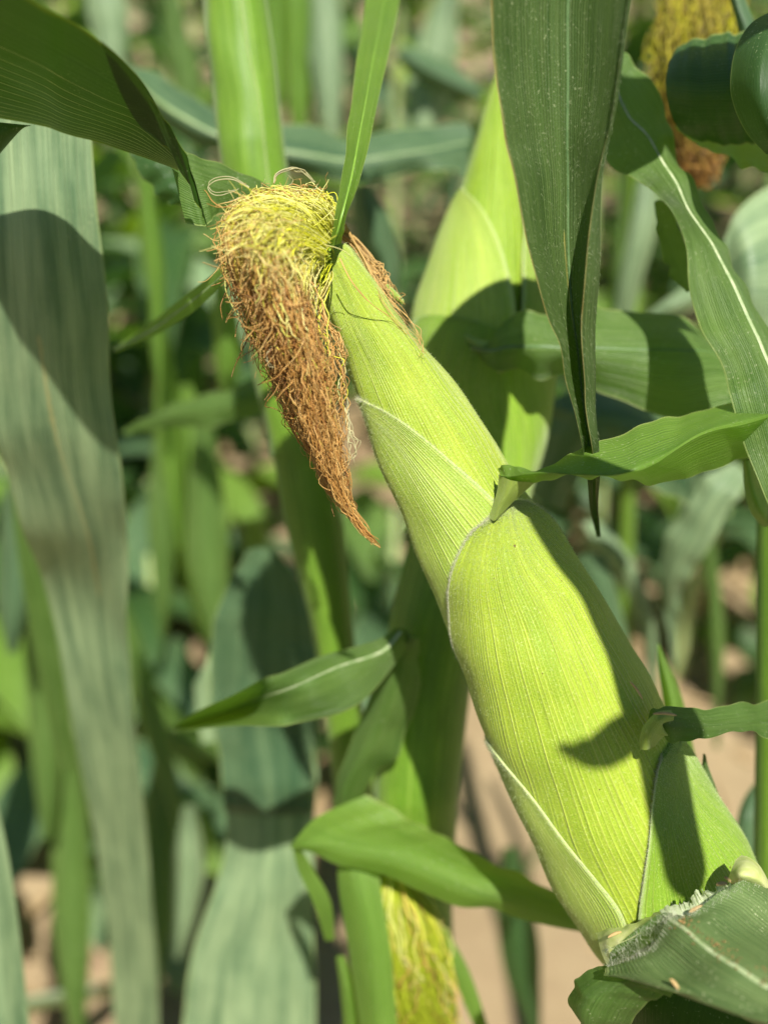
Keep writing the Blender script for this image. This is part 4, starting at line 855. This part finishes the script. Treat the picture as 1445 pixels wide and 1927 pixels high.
leaf(plant5, [[(1140, 60, .40), (1150, 80, .395), (1160, 90, .40)], [(1120, 160, .398), (1155, 150, .392), (1184, 110, .40)], [(1138, 240, .392), (1180, 212, .388), (1229, 161, .398)], [(1141, 304, .388), (1216, 250, .384), (1256, 215, .394)], [(1186, 334, .384), (1240, 290, .381), (1276, 285, .390)],
              [(1224, 357, .381), (1270, 342, .377), (1300, 345, .386)], [(1262, 400, .377), (1305, 402, .373), (1335, 402, .382)], [(1290, 468, .373), (1342, 460, .369), (1368, 468, .378)], [(1296, 545, .370), (1380, 535, .365), (1412, 545, .374)],
              [(1318, 620, .366), (1412, 605, .361), (1445, 610, .370)], [(1356, 685, .362), (1436, 660, .358), (1475, 665, .367)], [(1374, 750, .359), (1462, 730, .355), (1510, 735, .364)], [(1398, 835, .357), (1486, 820, .353), (1540, 820, .362)],
              [(1424, 900, .356), (1505, 900, .352), (1560, 900, .361)], [(1450, 965, .356), (1525, 965, .352), (1580, 965, .361)]],
     'leaf_mid', nr=130, nc=25, seed=74, ripple=0.0012, rip_n=30, mid=0.5, midw=0.0006, midmat='midrib_white', midtaper=(0.7, 1.0), label='long curving blade with a whitish midrib at the right edge')
leaf(plant5, [[(1230, 380, .40), (1240, 376, .396), (1258, 384, .392)], [(1234, 430, .40), (1252, 430, .396), (1278, 430, .388)], [(1246, 480, .40), (1268, 480, .394), (1296, 480, .385)], [(1268, 525, .398), (1284, 522, .392), (1298, 520, .384)], [(1292, 550, .39), (1296, 548, .387), (1300, 546, .383)]],
     'leaf_mid', nr=40, nc=13, seed=75, ripple=0.0006)
# the curled leaf: outer roll, its lit underside, and the dark front roll
leaf(plant5, [[(1268, 96, .398), (1258, 118, .386), (1252, 160, .378), (1262, 215, .381), (1280, 248, .392)], [(1304, 76, .395), (1298, 110, .378), (1298, 165, .370), (1306, 228, .376), (1325, 268, .390)],
              [(1360, 64, .395), (1358, 105, .376), (1362, 165, .366), (1370, 225, .373), (1385, 272, .388)], [(1420, 56, .395), (1422, 100, .376), (1428, 160, .366), (1436, 225, .373), (1445, 270, .388)], [(1500, 40, .395), (1500, 90, .376), (1510, 160, .366), (1515, 225, .373), (1520, 270, .388)]],
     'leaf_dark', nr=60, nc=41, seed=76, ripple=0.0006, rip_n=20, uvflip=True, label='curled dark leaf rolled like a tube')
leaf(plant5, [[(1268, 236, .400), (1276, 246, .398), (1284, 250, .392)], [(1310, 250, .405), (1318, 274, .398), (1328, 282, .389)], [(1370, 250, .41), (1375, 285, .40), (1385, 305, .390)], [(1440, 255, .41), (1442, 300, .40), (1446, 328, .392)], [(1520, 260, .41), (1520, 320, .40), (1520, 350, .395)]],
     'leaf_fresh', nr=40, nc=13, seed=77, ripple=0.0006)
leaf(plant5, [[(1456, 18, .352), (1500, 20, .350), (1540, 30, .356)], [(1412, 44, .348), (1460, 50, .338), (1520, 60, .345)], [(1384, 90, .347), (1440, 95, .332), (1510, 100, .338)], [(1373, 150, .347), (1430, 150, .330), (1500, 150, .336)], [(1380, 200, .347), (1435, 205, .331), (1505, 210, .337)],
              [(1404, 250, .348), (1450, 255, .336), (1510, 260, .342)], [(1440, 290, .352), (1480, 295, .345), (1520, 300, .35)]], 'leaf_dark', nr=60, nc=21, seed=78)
ce, _, _ = leaf(plant5, [[(1366, -40, .42), (1378, -40, .416), (1394, -40, .42)], [(1376, 10, .42), (1388, 8, .416), (1404, 4, .42)], [(1388, 55, .42), (1404, 52, .416), (1420, 46, .42)], [(1400, 110, .42), (1415, 108, .418), (1430, 104, .42)]], 'leaf_blue', nr=30, nc=9, seed=79)
# far silk hanging at the top right, on an ear above the frame
E5 = Tube((0, 1), [(-420, 1200, 1420), (-200, 1210, 1410), (-100, 1230, 1400), (-20, 1260, 1370)], [(-420, .50), (-20, .50)])
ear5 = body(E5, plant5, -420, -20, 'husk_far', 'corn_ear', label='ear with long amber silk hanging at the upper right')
s5 = [[(1262, -60, .50), (1248, 40, .498), (1246, 120, .497), (1262, 220, .496), (1292, 300, .496), (1306, 345, .497)], [(1290, -60, .495), (1275, 40, .490), (1272, 140, .489), (1285, 230, .491), (1302, 300, .493), (1312, 350, .495)],
      [(1330, -60, .493), (1315, 40, .487), (1300, 140, .487), (1305, 230, .490), (1312, 300, .493), (1318, 352, .495)], [(1370, -60, .496), (1360, 40, .490), (1338, 140, .490), (1325, 230, .492), (1320, 300, .494), (1318, 350, .496)],
      [(1395, -60, .50), (1400, 20, .498), (1370, 120, .497), (1340, 220, .497), (1326, 300, .497), (1320, 345, .497)]]
AMB = np.array([0.45, 0.33, 0.06])
def col_amb(r, n, sp):
    k = r.uniform(0, 1, (n, 1, 1)); m = np.clip((sp - 0.45) / 0.35, 0, 1)[..., None]
    return ((YEL * .8 * (1 - k) + AMB * k) * (1 - m) + (BRN * 0.9) * m) * r.uniform(0.25, 1.2, (n, 1, 1))
silk(ear5, 'silk', s5, 560, 81, r0=0.00032, S=60, colf=col_amb, crink=0.0012, spread=0.0042, locks=60, crink0=0.05, tmin=0.7, tmax=1.0, cfreq=16)
silk(ear5, 'silk', [s5[0], s5[1]], 50, 82, r0=0.0003, S=60, colf=col_amb, crink=0.002, spread=0.005, crink0=0.05, tmin=0.6, tmax=1.0, cfreq=16)
# stub of a pale bract at the right edge
leaf(plant5, [[(1396, 870, .385), (1404, 866, .382), (1416, 866, .385)], [(1400, 925, .38), (1415, 925, .375), (1432, 920, .38)], [(1412, 965, .378), (1432, 965, .372), (1455, 955, .378)], [(1435, 992, .378), (1450, 990, .375), (1470, 985, .378)]], 'husk_b', name='bract', nr=30, nc=9, seed=83)

# ================================================================== nearer blurred things placed by hand
plant6 = thing('corn_plant', 'soft-focus corn plant between the two ears and the sandy gap, with an arching grey-green leaf', 'corn plant', (0.26, 1.0, 0))
P6 = Tube((0, 1), [(300, 1176, 1216), (600, 1172, 1206), (900, 1165, 1195), (1300, 1160, 1185)], [(300, .72), (600, .78), (900, .85), (1300, .98)])
S6 = Tube((-0.28, 1.0), [(420, 1470, 1520), (700, 1468, 1512), (1400, 1440, 1470)], [(420, .66), (700, .72), (1400, .92)])
body(P6, plant6, 300, 1300, 'stalk', 'stalk', ground=(0.20, 1.12))
leaf(plant6, [[(1000, 930, .60), (1030, 950, .59), (1060, 960, .60)], [(1004, 850, .59), (1050, 870, .575), (1090, 900, .585)], [(1022, 775, .58), (1090, 800, .56), (1150, 880, .57)], [(1065, 735, .575), (1150, 790, .555), (1200, 900, .57)],
              [(1150, 740, .58), (1230, 810, .56), (1250, 930, .575)], [(1250, 790, .59), (1290, 860, .575), (1290, 950, .585)], [(1310, 860, .60), (1310, 920, .59), (1260, 1000, .60)]], 'leaf_blue', nr=60, nc=21, seed=91, ripple=0.002, label='arching blue-grey leaf behind the fresh husk leaf')
leaf(plant6, [[(1380, 868, .64), (1395, 880, .64), (1410, 900, .64)], [(1320, 900, .645), (1345, 930, .635), (1372, 960, .64)], [(1262, 985, .66), (1295, 1010, .65), (1325, 1040, .655)], [(1238, 1080, .68), (1262, 1090, .67), (1290, 1100, .675)], [(1252, 1170, .70), (1262, 1170, .70), (1274, 1170, .70)], [(1268, 1260, .72), (1270, 1260, .72), (1273, 1260, .72)]],
     'leaf_wax2', nr=60, nc=15, seed=92, ripple=0.002)
leaf(plant6, [[(1095, 985, .72), (1115, 980, .72), (1135, 985, .72)], [(1130, 1040, .72), (1155, 1030, .71), (1180, 1040, .72)], [(1175, 1110, .73), (1195, 1100, .72), (1215, 1110, .73)], [(1210, 1210, .75), (1222, 1205, .745), (1236, 1210, .75)], [(1222, 1330, .78), (1228, 1330, .78), (1236, 1330, .78)]], 'leaf_wax2', nr=50, nc=11, seed=93)
leaf(plant6, [[(1085, 1050, .66), (1110, 1040, .655), (1140, 1045, .66)], [(1100, 1130, .67), (1135, 1120, .66), (1165, 1130, .67)], [(1130, 1220, .68), (1160, 1215, .675), (1185, 1225, .68)], [(1160, 1290, .70), (1175, 1290, .70), (1190, 1295, .70)]], 'leaf_blue', nr=40, nc=11, seed=94)
leaf(plant6, [[(1196, 340, .70), (1215, 330, .69), (1238, 345, .70)], [(1180, 440, .70), (1205, 430, .69), (1232, 440, .70)], [(1160, 540, .71), (1180, 540, .70), (1205, 540, .71)], [(1150, 640, .72), (1165, 640, .72), (1180, 640, .72)]], 'leaf_wax2', nr=30, nc=9, seed=95)
leaf(plant6, [[(1205, 600, .62), (1215, 604, .62), (1225, 612, .62)], [(1262, 556, .62), (1270, 572, .61), (1280, 592, .62)], [(1330, 520, .63), (1345, 540, .62), (1355, 566, .63)], [(1420, 500, .64), (1425, 520, .64), (1430, 545, .64)]], 'leaf_wax2', nr=30, nc=9, seed=96)
leaf(plant6, [[(1362, 450, .52), (1368, 500, .52), (1375, 560, .52), (1380, 600, .52)], [(1385, 400, .52), (1405, 470, .51), (1415, 550, .51), (1420, 620, .52)], [(1430, 360, .525), (1445, 450, .515), (1455, 550, .515), (1460, 640, .525)], [(1500, 330, .53), (1500, 430, .53), (1505, 540, .53), (1510, 640, .53)]],
     'leaf_wax2', nr=40, nc=15, seed=97, label='broad grey leaf at the right edge behind the midribbed blade')
leaf(plant6, [[(1392, 1640, .52), (1410, 1640, .52), (1430, 1640, .52)], [(1384, 1560, .52), (1405, 1555, .515), (1430, 1560, .52)], [(1400, 1500, .525), (1420, 1498, .52), (1445, 1500, .525)], [(1440, 1450, .53), (1455, 1450, .53), (1470, 1450, .53)]], 'leaf_blue', nr=30, nc=9, seed=98)

plant7 = thing('corn_plant', 'out-of-focus corn plant low in the centre with a wide pale hanging blade', 'corn plant', (-0.12, 1.05, 0))
P7 = Tube((0.05, 1.0), [(1000, 405, 450), (1500, 420, 462), (1900, 430, 470)], [(1000, .86), (1500, 1.0), (1900, 1.13)])
body(P7, plant7, 1000, 1900, 'stalk', 'stalk', ground=(-0.13, 1.12))
leaf(plant7, [[(470, 1040, .66), (500, 1035, .655), (545, 1060, .66)], [(425, 1120, .645), (500, 1110, .635), (590, 1130, .645)], [(398, 1230, .635), (490, 1230, .62), (600, 1235, .635)], [(395, 1340, .63), (495, 1340, .615), (602, 1340, .63)], [(415, 1440, .63), (505, 1440, .615), (600, 1440, .63)],
              [(422, 1560, .635), (508, 1560, .62), (592, 1560, .635)], [(400, 1680, .645), (500, 1680, .63), (590, 1680, .645)], [(360, 1800, .66), (480, 1800, .645), (592, 1800, .66)], [(340, 1950, .68), (470, 1950, .665), (592, 1950, .68)], [(340, 2080, .70), (470, 2080, .69), (580, 2080, .70)]],
     'leaf_wax2', nr=90, nc=25, seed=101, ripple=0.0025, cup=0.002, label='wide pale grey-green blade, its upper part in deep shade')
leaf(plant7, [[(465, 1035, .585), (495, 1030, .58), (530, 1050, .585)], [(425, 1110, .595), (490, 1100, .585), (575, 1115, .595)], [(396, 1210, .605), (480, 1210, .592), (592, 1220, .605)], [(392, 1300, .612), (480, 1310, .60), (598, 1310, .612)],
              [(405, 1370, .618), (490, 1385, .608), (596, 1390, .618)], [(418, 1480, .622), (500, 1490, .615), (590, 1495, .622)], [(424, 1530, .628), (505, 1536, .622), (590, 1532, .628)]], 'leaf_blue', nr=60, nc=19, seed=103, ripple=0.002, label='dark blue-green blade over the top of the wide pale one')
leaf(plant7, [[(365, 1290, .70), (390, 1250, .69), (430, 1245, .70)], [(370, 1340, .70), (420, 1330, .69), (470, 1330, .70)], [(380, 1400, .70), (430, 1390, .69), (480, 1380, .70)]], 'leaf_wax2', nr=20, nc=9, seed=102)
for k_, (x0, y0, x1, y1, wd, dd, mt) in enumerate([(250, 240, 300, 640, 34, .80, 'leaf_fresh'), (405, 560, 440, 740, 42, .74, 'leaf_fresh'), (290, 640, 350, 960, 34, .9, 'leaf_fresh'), (380, 850, 420, 1180, 60, .95, 'leaf_mid'), (330, 780, 300, 1120, 45, 1.0, 'leaf_mid'),
                                               (230, 1180, 330, 1500, 40, .9, 'leaf_mid'), (360, 1560, 330, 1760, 45, .9, 'leaf_wax2'), (20, 960, 30, 1180, 60, .85, 'leaf_blue'), (280, 1380, 420, 1420, 30, 1.0, 'leaf_mid'), (560, -40, 575, 230, 45, .95, 'leaf_fresh'),
                                               (620, 560, 660, 700, 24, .9, 'leaf_blue'), (690, 380, 730, 520, 60, .62, 'leaf_blue'), (180, -60, 215, 130, 60, 1.0, 'leaf_wax2'), (330, 800, 400, 1130, 95, 1.05, 'leaf_fresh'), (500, -60, 530, 220, 34, .9, 'leaf_fresh'),
                                               (600, -80, 640, 240, 50, 1.1, 'leaf_wax2'), (850, 40, 790, 260, 70, .95, 'leaf_wax2'), (760, 110, 900, 170, 50, .92, 'leaf_blue'), (320, 20, 360, 240, 46, 1.0, 'leaf_mid'), (60, 1150, 90, 1500, 60, .95, 'leaf_mid'), (300, 1500, 270, 1880, 70, 1.0, 'leaf_dark'),
                                               (120, 1480, 160, 1900, 60, 1.0, 'leaf_mid'), (960, 1650, 1010, 1900, 60, .85, 'leaf_dark'), (870, 330, 850, 620, 22, .9, 'leaf_blue'), (1180, 380, 1150, 700, 30, .95, 'leaf_mid'), (1320, 980, 1345, 1330, 26, .9, 'leaf_mid')]):
    rows = []; ym = (y0 + y1) / 2; y0, y1 = ym + (y0 - ym) * 1.45, ym + (y1 - ym) * 1.45; wd *= 0.72
    for q in np.linspace(0, 1, 5):
        cx, cy = x0 + (x1 - x0) * q + 10 * math.sin(q * 3 + k_), y0 + (y1 - y0) * q; ww = wd * (0.12 + math.sin(math.pi * (0.10 + q * 0.86)) * 0.72)
        nx, ny = (y1 - y0), -(x1 - x0); l_ = math.hypot(nx, ny); nx /= l_; ny /= l_
        rows.append([(cx - nx * ww, cy - ny * ww, dd + .02 * q), (cx, cy, dd - .015 + .02 * q), (cx + nx * ww, cy + ny * ww, dd + .02 * q)])
    leaf(plant7, rows, mt, nr=30, nc=9, seed=110 + k_, ripple=0.0012, rip_n=5)

# ------------------------------------------------------------------ leaves added above the frame, shaped to shade parts of the view
os_debug = False
def shade_leaf(parent, spine, reach, mat='leaf_mid', seed=0, thick=(1, 1)):
    c = np.array([P(x, y, d) for x, y, d, w_ in spine]); k = np.array([d / FPX * w_ for x, y, d, w_ in spine]); c = c + SUN * reach
    T = np.gradient(c, axis=0); side = np.cross(SUN, T); side /= np.linalg.norm(side, axis=1, keepdims=True)
    nrm = np.cross(T, side); nrm /= np.linalg.norm(nrm, axis=1, keepdims=True)
    rows = [[c[i] - side[i] * k[i], c[i] - nrm[i] * k[i] * 0.25, c[i] + side[i] * k[i]] for i in range(len(c))]
    v = c - CAM; dp = v @ FWD; X = CX + FPX * (v @ RGT) / dp; Y = CY - FPX * (v @ UPV) / dp
    if os_debug: print('UPPER', seed, [(round(a), round(b), round(e, 2)) for a, b, e in zip(X, Y, dp)])
    return leaf(parent, rows, mat, nr=50, nc=13, seed=seed, world=True, ripple=0.001)
shade_leaf(plant1, [(960, 860, .345, 10), (1030, 930, .345, 52), (1085, 1010, .345, 60), (1150, 1100, .345, 58), (1192, 1200, .345, 62), (1228, 1300, .345, 72), (1250, 1400, .345, 62), (1274, 1550, .345, 50), (1298, 1650, .345, 40), (1310, 1700, .345, 6)], 0.25, seed=204)
shade_leaf(plant1, [(1300, 1330, .345, 20), (1220, 1360, .345, 40), (1165, 1392, .345, 38), (1120, 1422, .345, 34), (1080, 1425, .345, 20), (1040, 1412, .345, 3)], 0.33, seed=207)
shade_leaf(plant5, [(1150, 150, .385, 40), (1240, 165, .385, 80), (1350, 165, .38, 100), (1460, 165, .38, 110), (1600, 165, .38, 80)], 0.25, seed=206)

# ================================================================== whole plants in the rows behind
def bg_plant(seed, idx, H0=1.7, H1=2.1, Ls=1.0, label='far out-of-focus corn plant with arching leaves in the rows behind', grp='corn plants in the rows behind', ear=True, nl=12):
    """a corn plant about 2 m tall: stalk, arching leaves (each its own part), one ear"""
    r = np.random.default_rng(900 + seed); H = r.uniform(H0, H1)
    T = thing('corn_plant', label, 'corn plant', (0, 0, 0), grp)
    zz = np.linspace(-0.06, H, 24); sway = snoise(24, 2, 0.02, seed)
    path = np.stack([sway, np.roll(sway, 5), zz], 1)[None]; rad = np.linspace(0.013, 0.005, 24)[None]
    V, F = tube_mesh(path, rad, 8)
    mesh_obj('stalk', V, F, MAT['stalk'], T, uv=np.zeros((len(V), 2)), origin=np.zeros(3))
    n = nl
    for k in range(n):
        h = 0.12 * H + (0.85 * H) * k / n + r.normal(0, .02); az = (k % 2) * math.pi + r.normal(0, 0.5) + seed; Lg = Ls * r.uniform(0.55, 0.85) * (1 - 0.35 * abs(k / n - .5)); wd = r.uniform(0.032, 0.045)
        S = 22; t = np.linspace(0, 1, S); rise = r.uniform(0.6, 1.2); droop = r.uniform(1.2, 2.6)
        ang = rise - droop * t ** 1.2; dx = np.cumsum(np.cos(ang)) * Lg / S; dz = np.cumsum(np.sin(ang)) * Lg / S
        c = np.stack([np.cos(az) * dx + sway[12], np.sin(az) * dx, h + dz], 1)
        side = np.stack([-np.sin(az) * np.ones(S), np.cos(az) * np.ones(S), 0.25 * np.sin(t * 4 + k)], 1)
        wv = wd * np.sin(np.clip(t * 0.93 + 0.07, 0, 1) * math.pi) ** 0.55
        nrm = np.stack([-np.cos(az) * np.sin(ang), -np.sin(az) * np.sin(ang), np.cos(ang)], 1)
        nc = 7; uu = np.linspace(-1, 1, nc)
        G = c[:, None] + side[:, None] * (wv[:, None] * uu[None])[..., None] + nrm[:, None] * ((np.abs(uu) * 0.35)[None] * wv[:, None] + 0.06 * wv[:, None] * np.sin(t * 17 + k)[:, None] * (np.abs(uu) ** 2)[None])[..., None]
        UV = np.stack([np.broadcast_to((uu + 1) / 2, (S, nc)), np.broadcast_to((t * Lg * 20)[:, None], (S, nc))], 2)
        mesh_obj('leaf', G.reshape(-1, 3), grid_faces(S, nc), MAT[['leaf_mid', 'leaf_blue', 'leaf_wax2', 'leaf_fresh', 'leaf_dark', 'leaf_dark', 'leaf_blue'][int(r.integers(0, 7))]], T, uv=UV.reshape(-1, 2))
    if not ear: return T
    # ear
    az = r.uniform(0, 6.28); S = 12; t = np.linspace(0, 1, S)
    path = (np.array([0, 0, 0.95]) + np.stack([np.cos(az) * (0.015 + 0.09 * t), np.sin(az) * (0.015 + 0.09 * t), 0.22 * t], 1))[None]
    V, F = tube_mesh(path, (0.026 * np.sin(math.pi * (0.15 + 0.8 * t)) ** 0.7)[None], 12)
    mesh_obj('corn_ear', V, F, MAT['husk_far'], T, uv=np.stack([np.linspace(0, 1, len(V)), np.zeros(len(V))], 1))
    return T

protos = [bg_plant(s, s) for s in range(5)]
def place(T, x, y, rz, sc):
    T.location = (x, y, -0.02); T.rotation_euler = (0, 0, rz); T.scale = (sc, sc, sc)
def dup(T):
    c = T.copy(); COL.objects.link(c)
    for ch in T.children:
        d = ch.copy(); COL.objects.link(d); d.parent = c
    return c
spots = []
rr = np.random.default_rng(77)
for row, (y, x0, x1, st) in enumerate([(1.75, -1.5, 1.5, .42), (2.5, -2.0, 2.2, .34), (3.2, -2.4, 2.6, .32), (4.0, -2.8, 3.0, .30), (4.9, -3.2, 3.4, .30), (6.0, -3.6, 3.8, .30), (7.5, -4.4, 4.4, .32)]):
    x = x0
    while x < x1:
        xx = x + rr.normal(0, .05); yy = y + rr.normal(0, .06)
        if not (row == 0 and -0.28 < xx < 0.75): spots.append((xx, yy))
        x += st
for i, (x, y) in enumerate(spots):
    o_ = protos[i] if i < 5 else dup(protos[i % 5])
    place(o_, x, y, rr.uniform(0, 6.28), rr.uniform(0.85, 1.1))

low = [bg_plant(20 + s_, s_, 0.75, 1.05, 0.62, 'low out-of-focus corn plant filling the gap between the stalks', 'low corn plants between the stalks', False, 11) for s_ in range(3)]
lspots = []
for (x0, x1, y0, y1, n_) in ((-1.15, -0.32, 1.45, 2.5, 17), (0.75, 1.4, 1.7, 2.6, 6), (0.1, 0.5, 2.5, 3.0, 3)):
    for k_ in range(n_): lspots.append((rr.uniform(x0, x1), rr.uniform(y0, y1)))
for i, (x, y) in enumerate(lspots):
    o_ = low[i] if i < 3 else dup(low[i % 3])
    place(o_, x, y, rr.uniform(0, 6.28), rr.uniform(0.8, 1.15))

# unseen corn mass added behind and beside the camera to cut bounce and skylight
def field_mass(spots_):
    Vs, Fs, Us = [], [], []; b = 0; r = np.random.default_rng(4)
    for k, (x, y) in enumerate(spots_):
        T = protos[k % 5]; a = r.uniform(0, 6.28); ca, sa = math.cos(a), math.sin(a); sc = r.uniform(0.9, 1.1)
        for ch in T.children:
            if not ch.name.startswith('leaf'): continue
            me = ch.data; n = len(me.vertices); v = np.empty(n * 3, np.float32); me.vertices.foreach_get('co', v); v = v.reshape(-1, 3) + np.array(ch.location)
            v = np.stack([v[:, 0] * ca - v[:, 1] * sa, v[:, 0] * sa + v[:, 1] * ca, v[:, 2]], 1) * sc + np.array([x, y, -0.02])
            m = len(me.polygons); f = np.empty(m * 4, np.int32); me.loops.foreach_get('vertex_index', f); f = f.reshape(-1, 4)
            uvl = np.empty(m * 8, np.float32); me.uv_layers[0].data.foreach_get('uv', uvl); u = np.zeros((n, 2)); u[f.ravel()] = uvl.reshape(-1, 2)
            Vs.append(v); Fs.append(f + b); Us.append(u); b += n
    o = mesh_obj('added_corn_foliage', np.concatenate(Vs), np.concatenate(Fs), MAT['leaf_dark'], None, uv=np.concatenate(Us), origin=np.array([0, -2, 0]))
    tag(o, 'dense corn foliage of the rows on the photographer\'s side of the field', kind='stuff')
field_mass([(x + rr.normal(0, .08), y + rr.normal(0, .08)) for y in (-1.35, -2.1, -2.9) for x in np.arange(-2.2, 2.4, 0.42)] + [(x, y) for x in (-1.75, 1.9) for y in (-0.6, 0.1, 0.8)])

young = [bg_plant(40 + s_, s_, 0.42, 0.6, 0.5, 'young corn plant out of focus close to the soil', 'young corn plants near the soil', False, 10) for s_ in range(3)]
yspots = [(rr.uniform(-0.85, -0.3), rr.uniform(1.0, 1.75)) for _ in range(18)] + [(0.75, 1.5), (0.85, 1.3), (0.7, 2.0), (0.42, 1.95), (0.12, 1.9), (0.3, 2.2), (0.55, 1.6), (0.0, 1.25)]
for i, (x, y) in enumerate(yspots):
    o_ = young[i] if i < 3 else dup(young[i % 3])
    place(o_, x, y, rr.uniform(0, 6.28), rr.uniform(0.75, 1.1))

# ================================================================== small loose things
def flake(px, py, d, ang, L, wd, label, mat='straw', group=None):
    c = P(px, py, d); dx = RGT * math.cos(ang) - UPV * math.sin(ang); sd = RGT * math.sin(ang) + UPV * math.cos(ang)
    S = 9; t = np.linspace(-.5, .5, S)
    path = (c + dx * (t * L)[:, None] + sd * (0.06 * L * np.cos(t * 3))[:, None])[None]
    rad = (wd * np.sqrt(np.clip(1 - (t * 1.9) ** 2, 0.03, 1)))[None]
    V, F = tube_mesh(path, rad, 6)
    o = mesh_obj('fallen_anther', V, F, MAT[mat], None, origin=c)
    tag(o, label, 'fallen anther', group); return o
flake(1196, 1299, .3335, 0.95, 0.0066, 0.00042, 'straw-coloured dry anther stuck to the shaded right flank of the main ear')
flake(1250, 1345, .3255, 0.06, 0.0070, 0.0005, 'pale dry anther lying on the base of the lowest husk leaf')
flake(1156, 1759, .3290, -0.4, 0.0044, 0.0005, 'orange-brown anther on the pale collar under the left edge of the ear')
flake(1312, 1711, .3130, -0.35, 0.0052, 0.0007, 'cream anther lying on the ragged collar at the middle of the ear base')
flake(1357, 1664, .3230, -0.1, 0.0034, 0.0007, 'short yellow anther at the right end of the collar')
flake(1368, 1655, .3260, 0.7, 0.0026, 0.0005, 'tiny pale anther touching the short yellow one on the collar')
flake(1268, 1852, .2890, 0.9, 0.0036, 0.0006, 'tan anther lying near the front edge of the wide dusty leaf')
# brown crumbs along the rib of the wide leaf
r_ = np.random.default_rng(91); Vs, Fs = [], []; b = 0
oct_v = np.array([[1, 0, 0], [-1, 0, 0], [0, 1, 0], [0, -1, 0], [0, 0, 1], [0, 0, -1]], float)
oct_f = np.array([[0, 2, 4], [2, 1, 4], [1, 3, 4], [3, 0, 4], [2, 0, 5], [1, 2, 5], [3, 1, 5], [0, 3, 5]])
NLs = normals_of(GL)
for k in range(260):
    i = int(r_.uniform(4, 88)); j = int(np.clip(60 * (0.455 + 0.02 * i / 88) + r_.normal(0, 1.5), 2, 58)); n_ = NLs[i, j]; n_ = n_ * np.sign((CAM - GL[i, j]) @ n_)
    v = oct_v * r_.uniform(0.00008, 0.0004) * r_.uniform(0.5, 1.5, (6, 1)) + GL[i, j] + n_ * 0.0002 + r_.normal(0, 0.0006, 3) * 0.6
    Vs.append(v); Fs.append(oct_f + b); b += 6
tag(mesh_obj('plant_debris', np.concatenate(Vs), np.concatenate(Fs), plain('brown_crumbs', (0.16, 0.08, 0.03), (0.4, 0.26, 0.1), 400, 0.8, 0.2), None, smooth=False), 'brown crumbs and pollen dust caught along the rib of the wide leaf', kind='stuff')
# reddish stone and dead leaves on the soil, right
def lump(name, px, py, d, sc, mat, label, cat, seed, flat=0.5):
    r = np.random.default_rng(seed); n = 9; th = np.linspace(0, math.pi, n); ph = np.linspace(0, 2 * math.pi, 13)
    TH, PH = np.meshgrid(th, ph, indexing='ij')
    q = 1 + 0.18 * np.sin(PH * 2 + seed) * np.sin(TH) + 0.12 * np.sin(PH * 3 + 1 + seed) * np.sin(TH * 2)
    V = np.stack([np.sin(TH) * np.cos(PH) * q * sc, np.sin(TH) * np.sin(PH) * q * sc * .7, np.cos(TH) * q * sc * flat], 2)
    c = P(px, py, 1.0); v = c - CAM; c = CAM + v * ((CAM[2] + 0.02) / -v[2])
    o = mesh_obj(name, V.reshape(-1, 3) + c, grid_faces(n, 13), MAT[mat], None, origin=c - np.array([0, 0, sc * flat * .5])); tag(o, label, cat)
lump('stone', 1320, 1130, 0, 0.055, 'stone', 'reddish stone on the sand at the right, below the hanging grey leaf', 'stone', 3)
lump('stone', 1205, 1035, 0, 0.035, 'stone', 'small reddish stone further back between the leaf stems', 'stone', 5)
lump('stone', 1280, 1210, 0, 0.03, 'clod', 'tan stone on the sand in front of the reddish one', 'stone', 6)
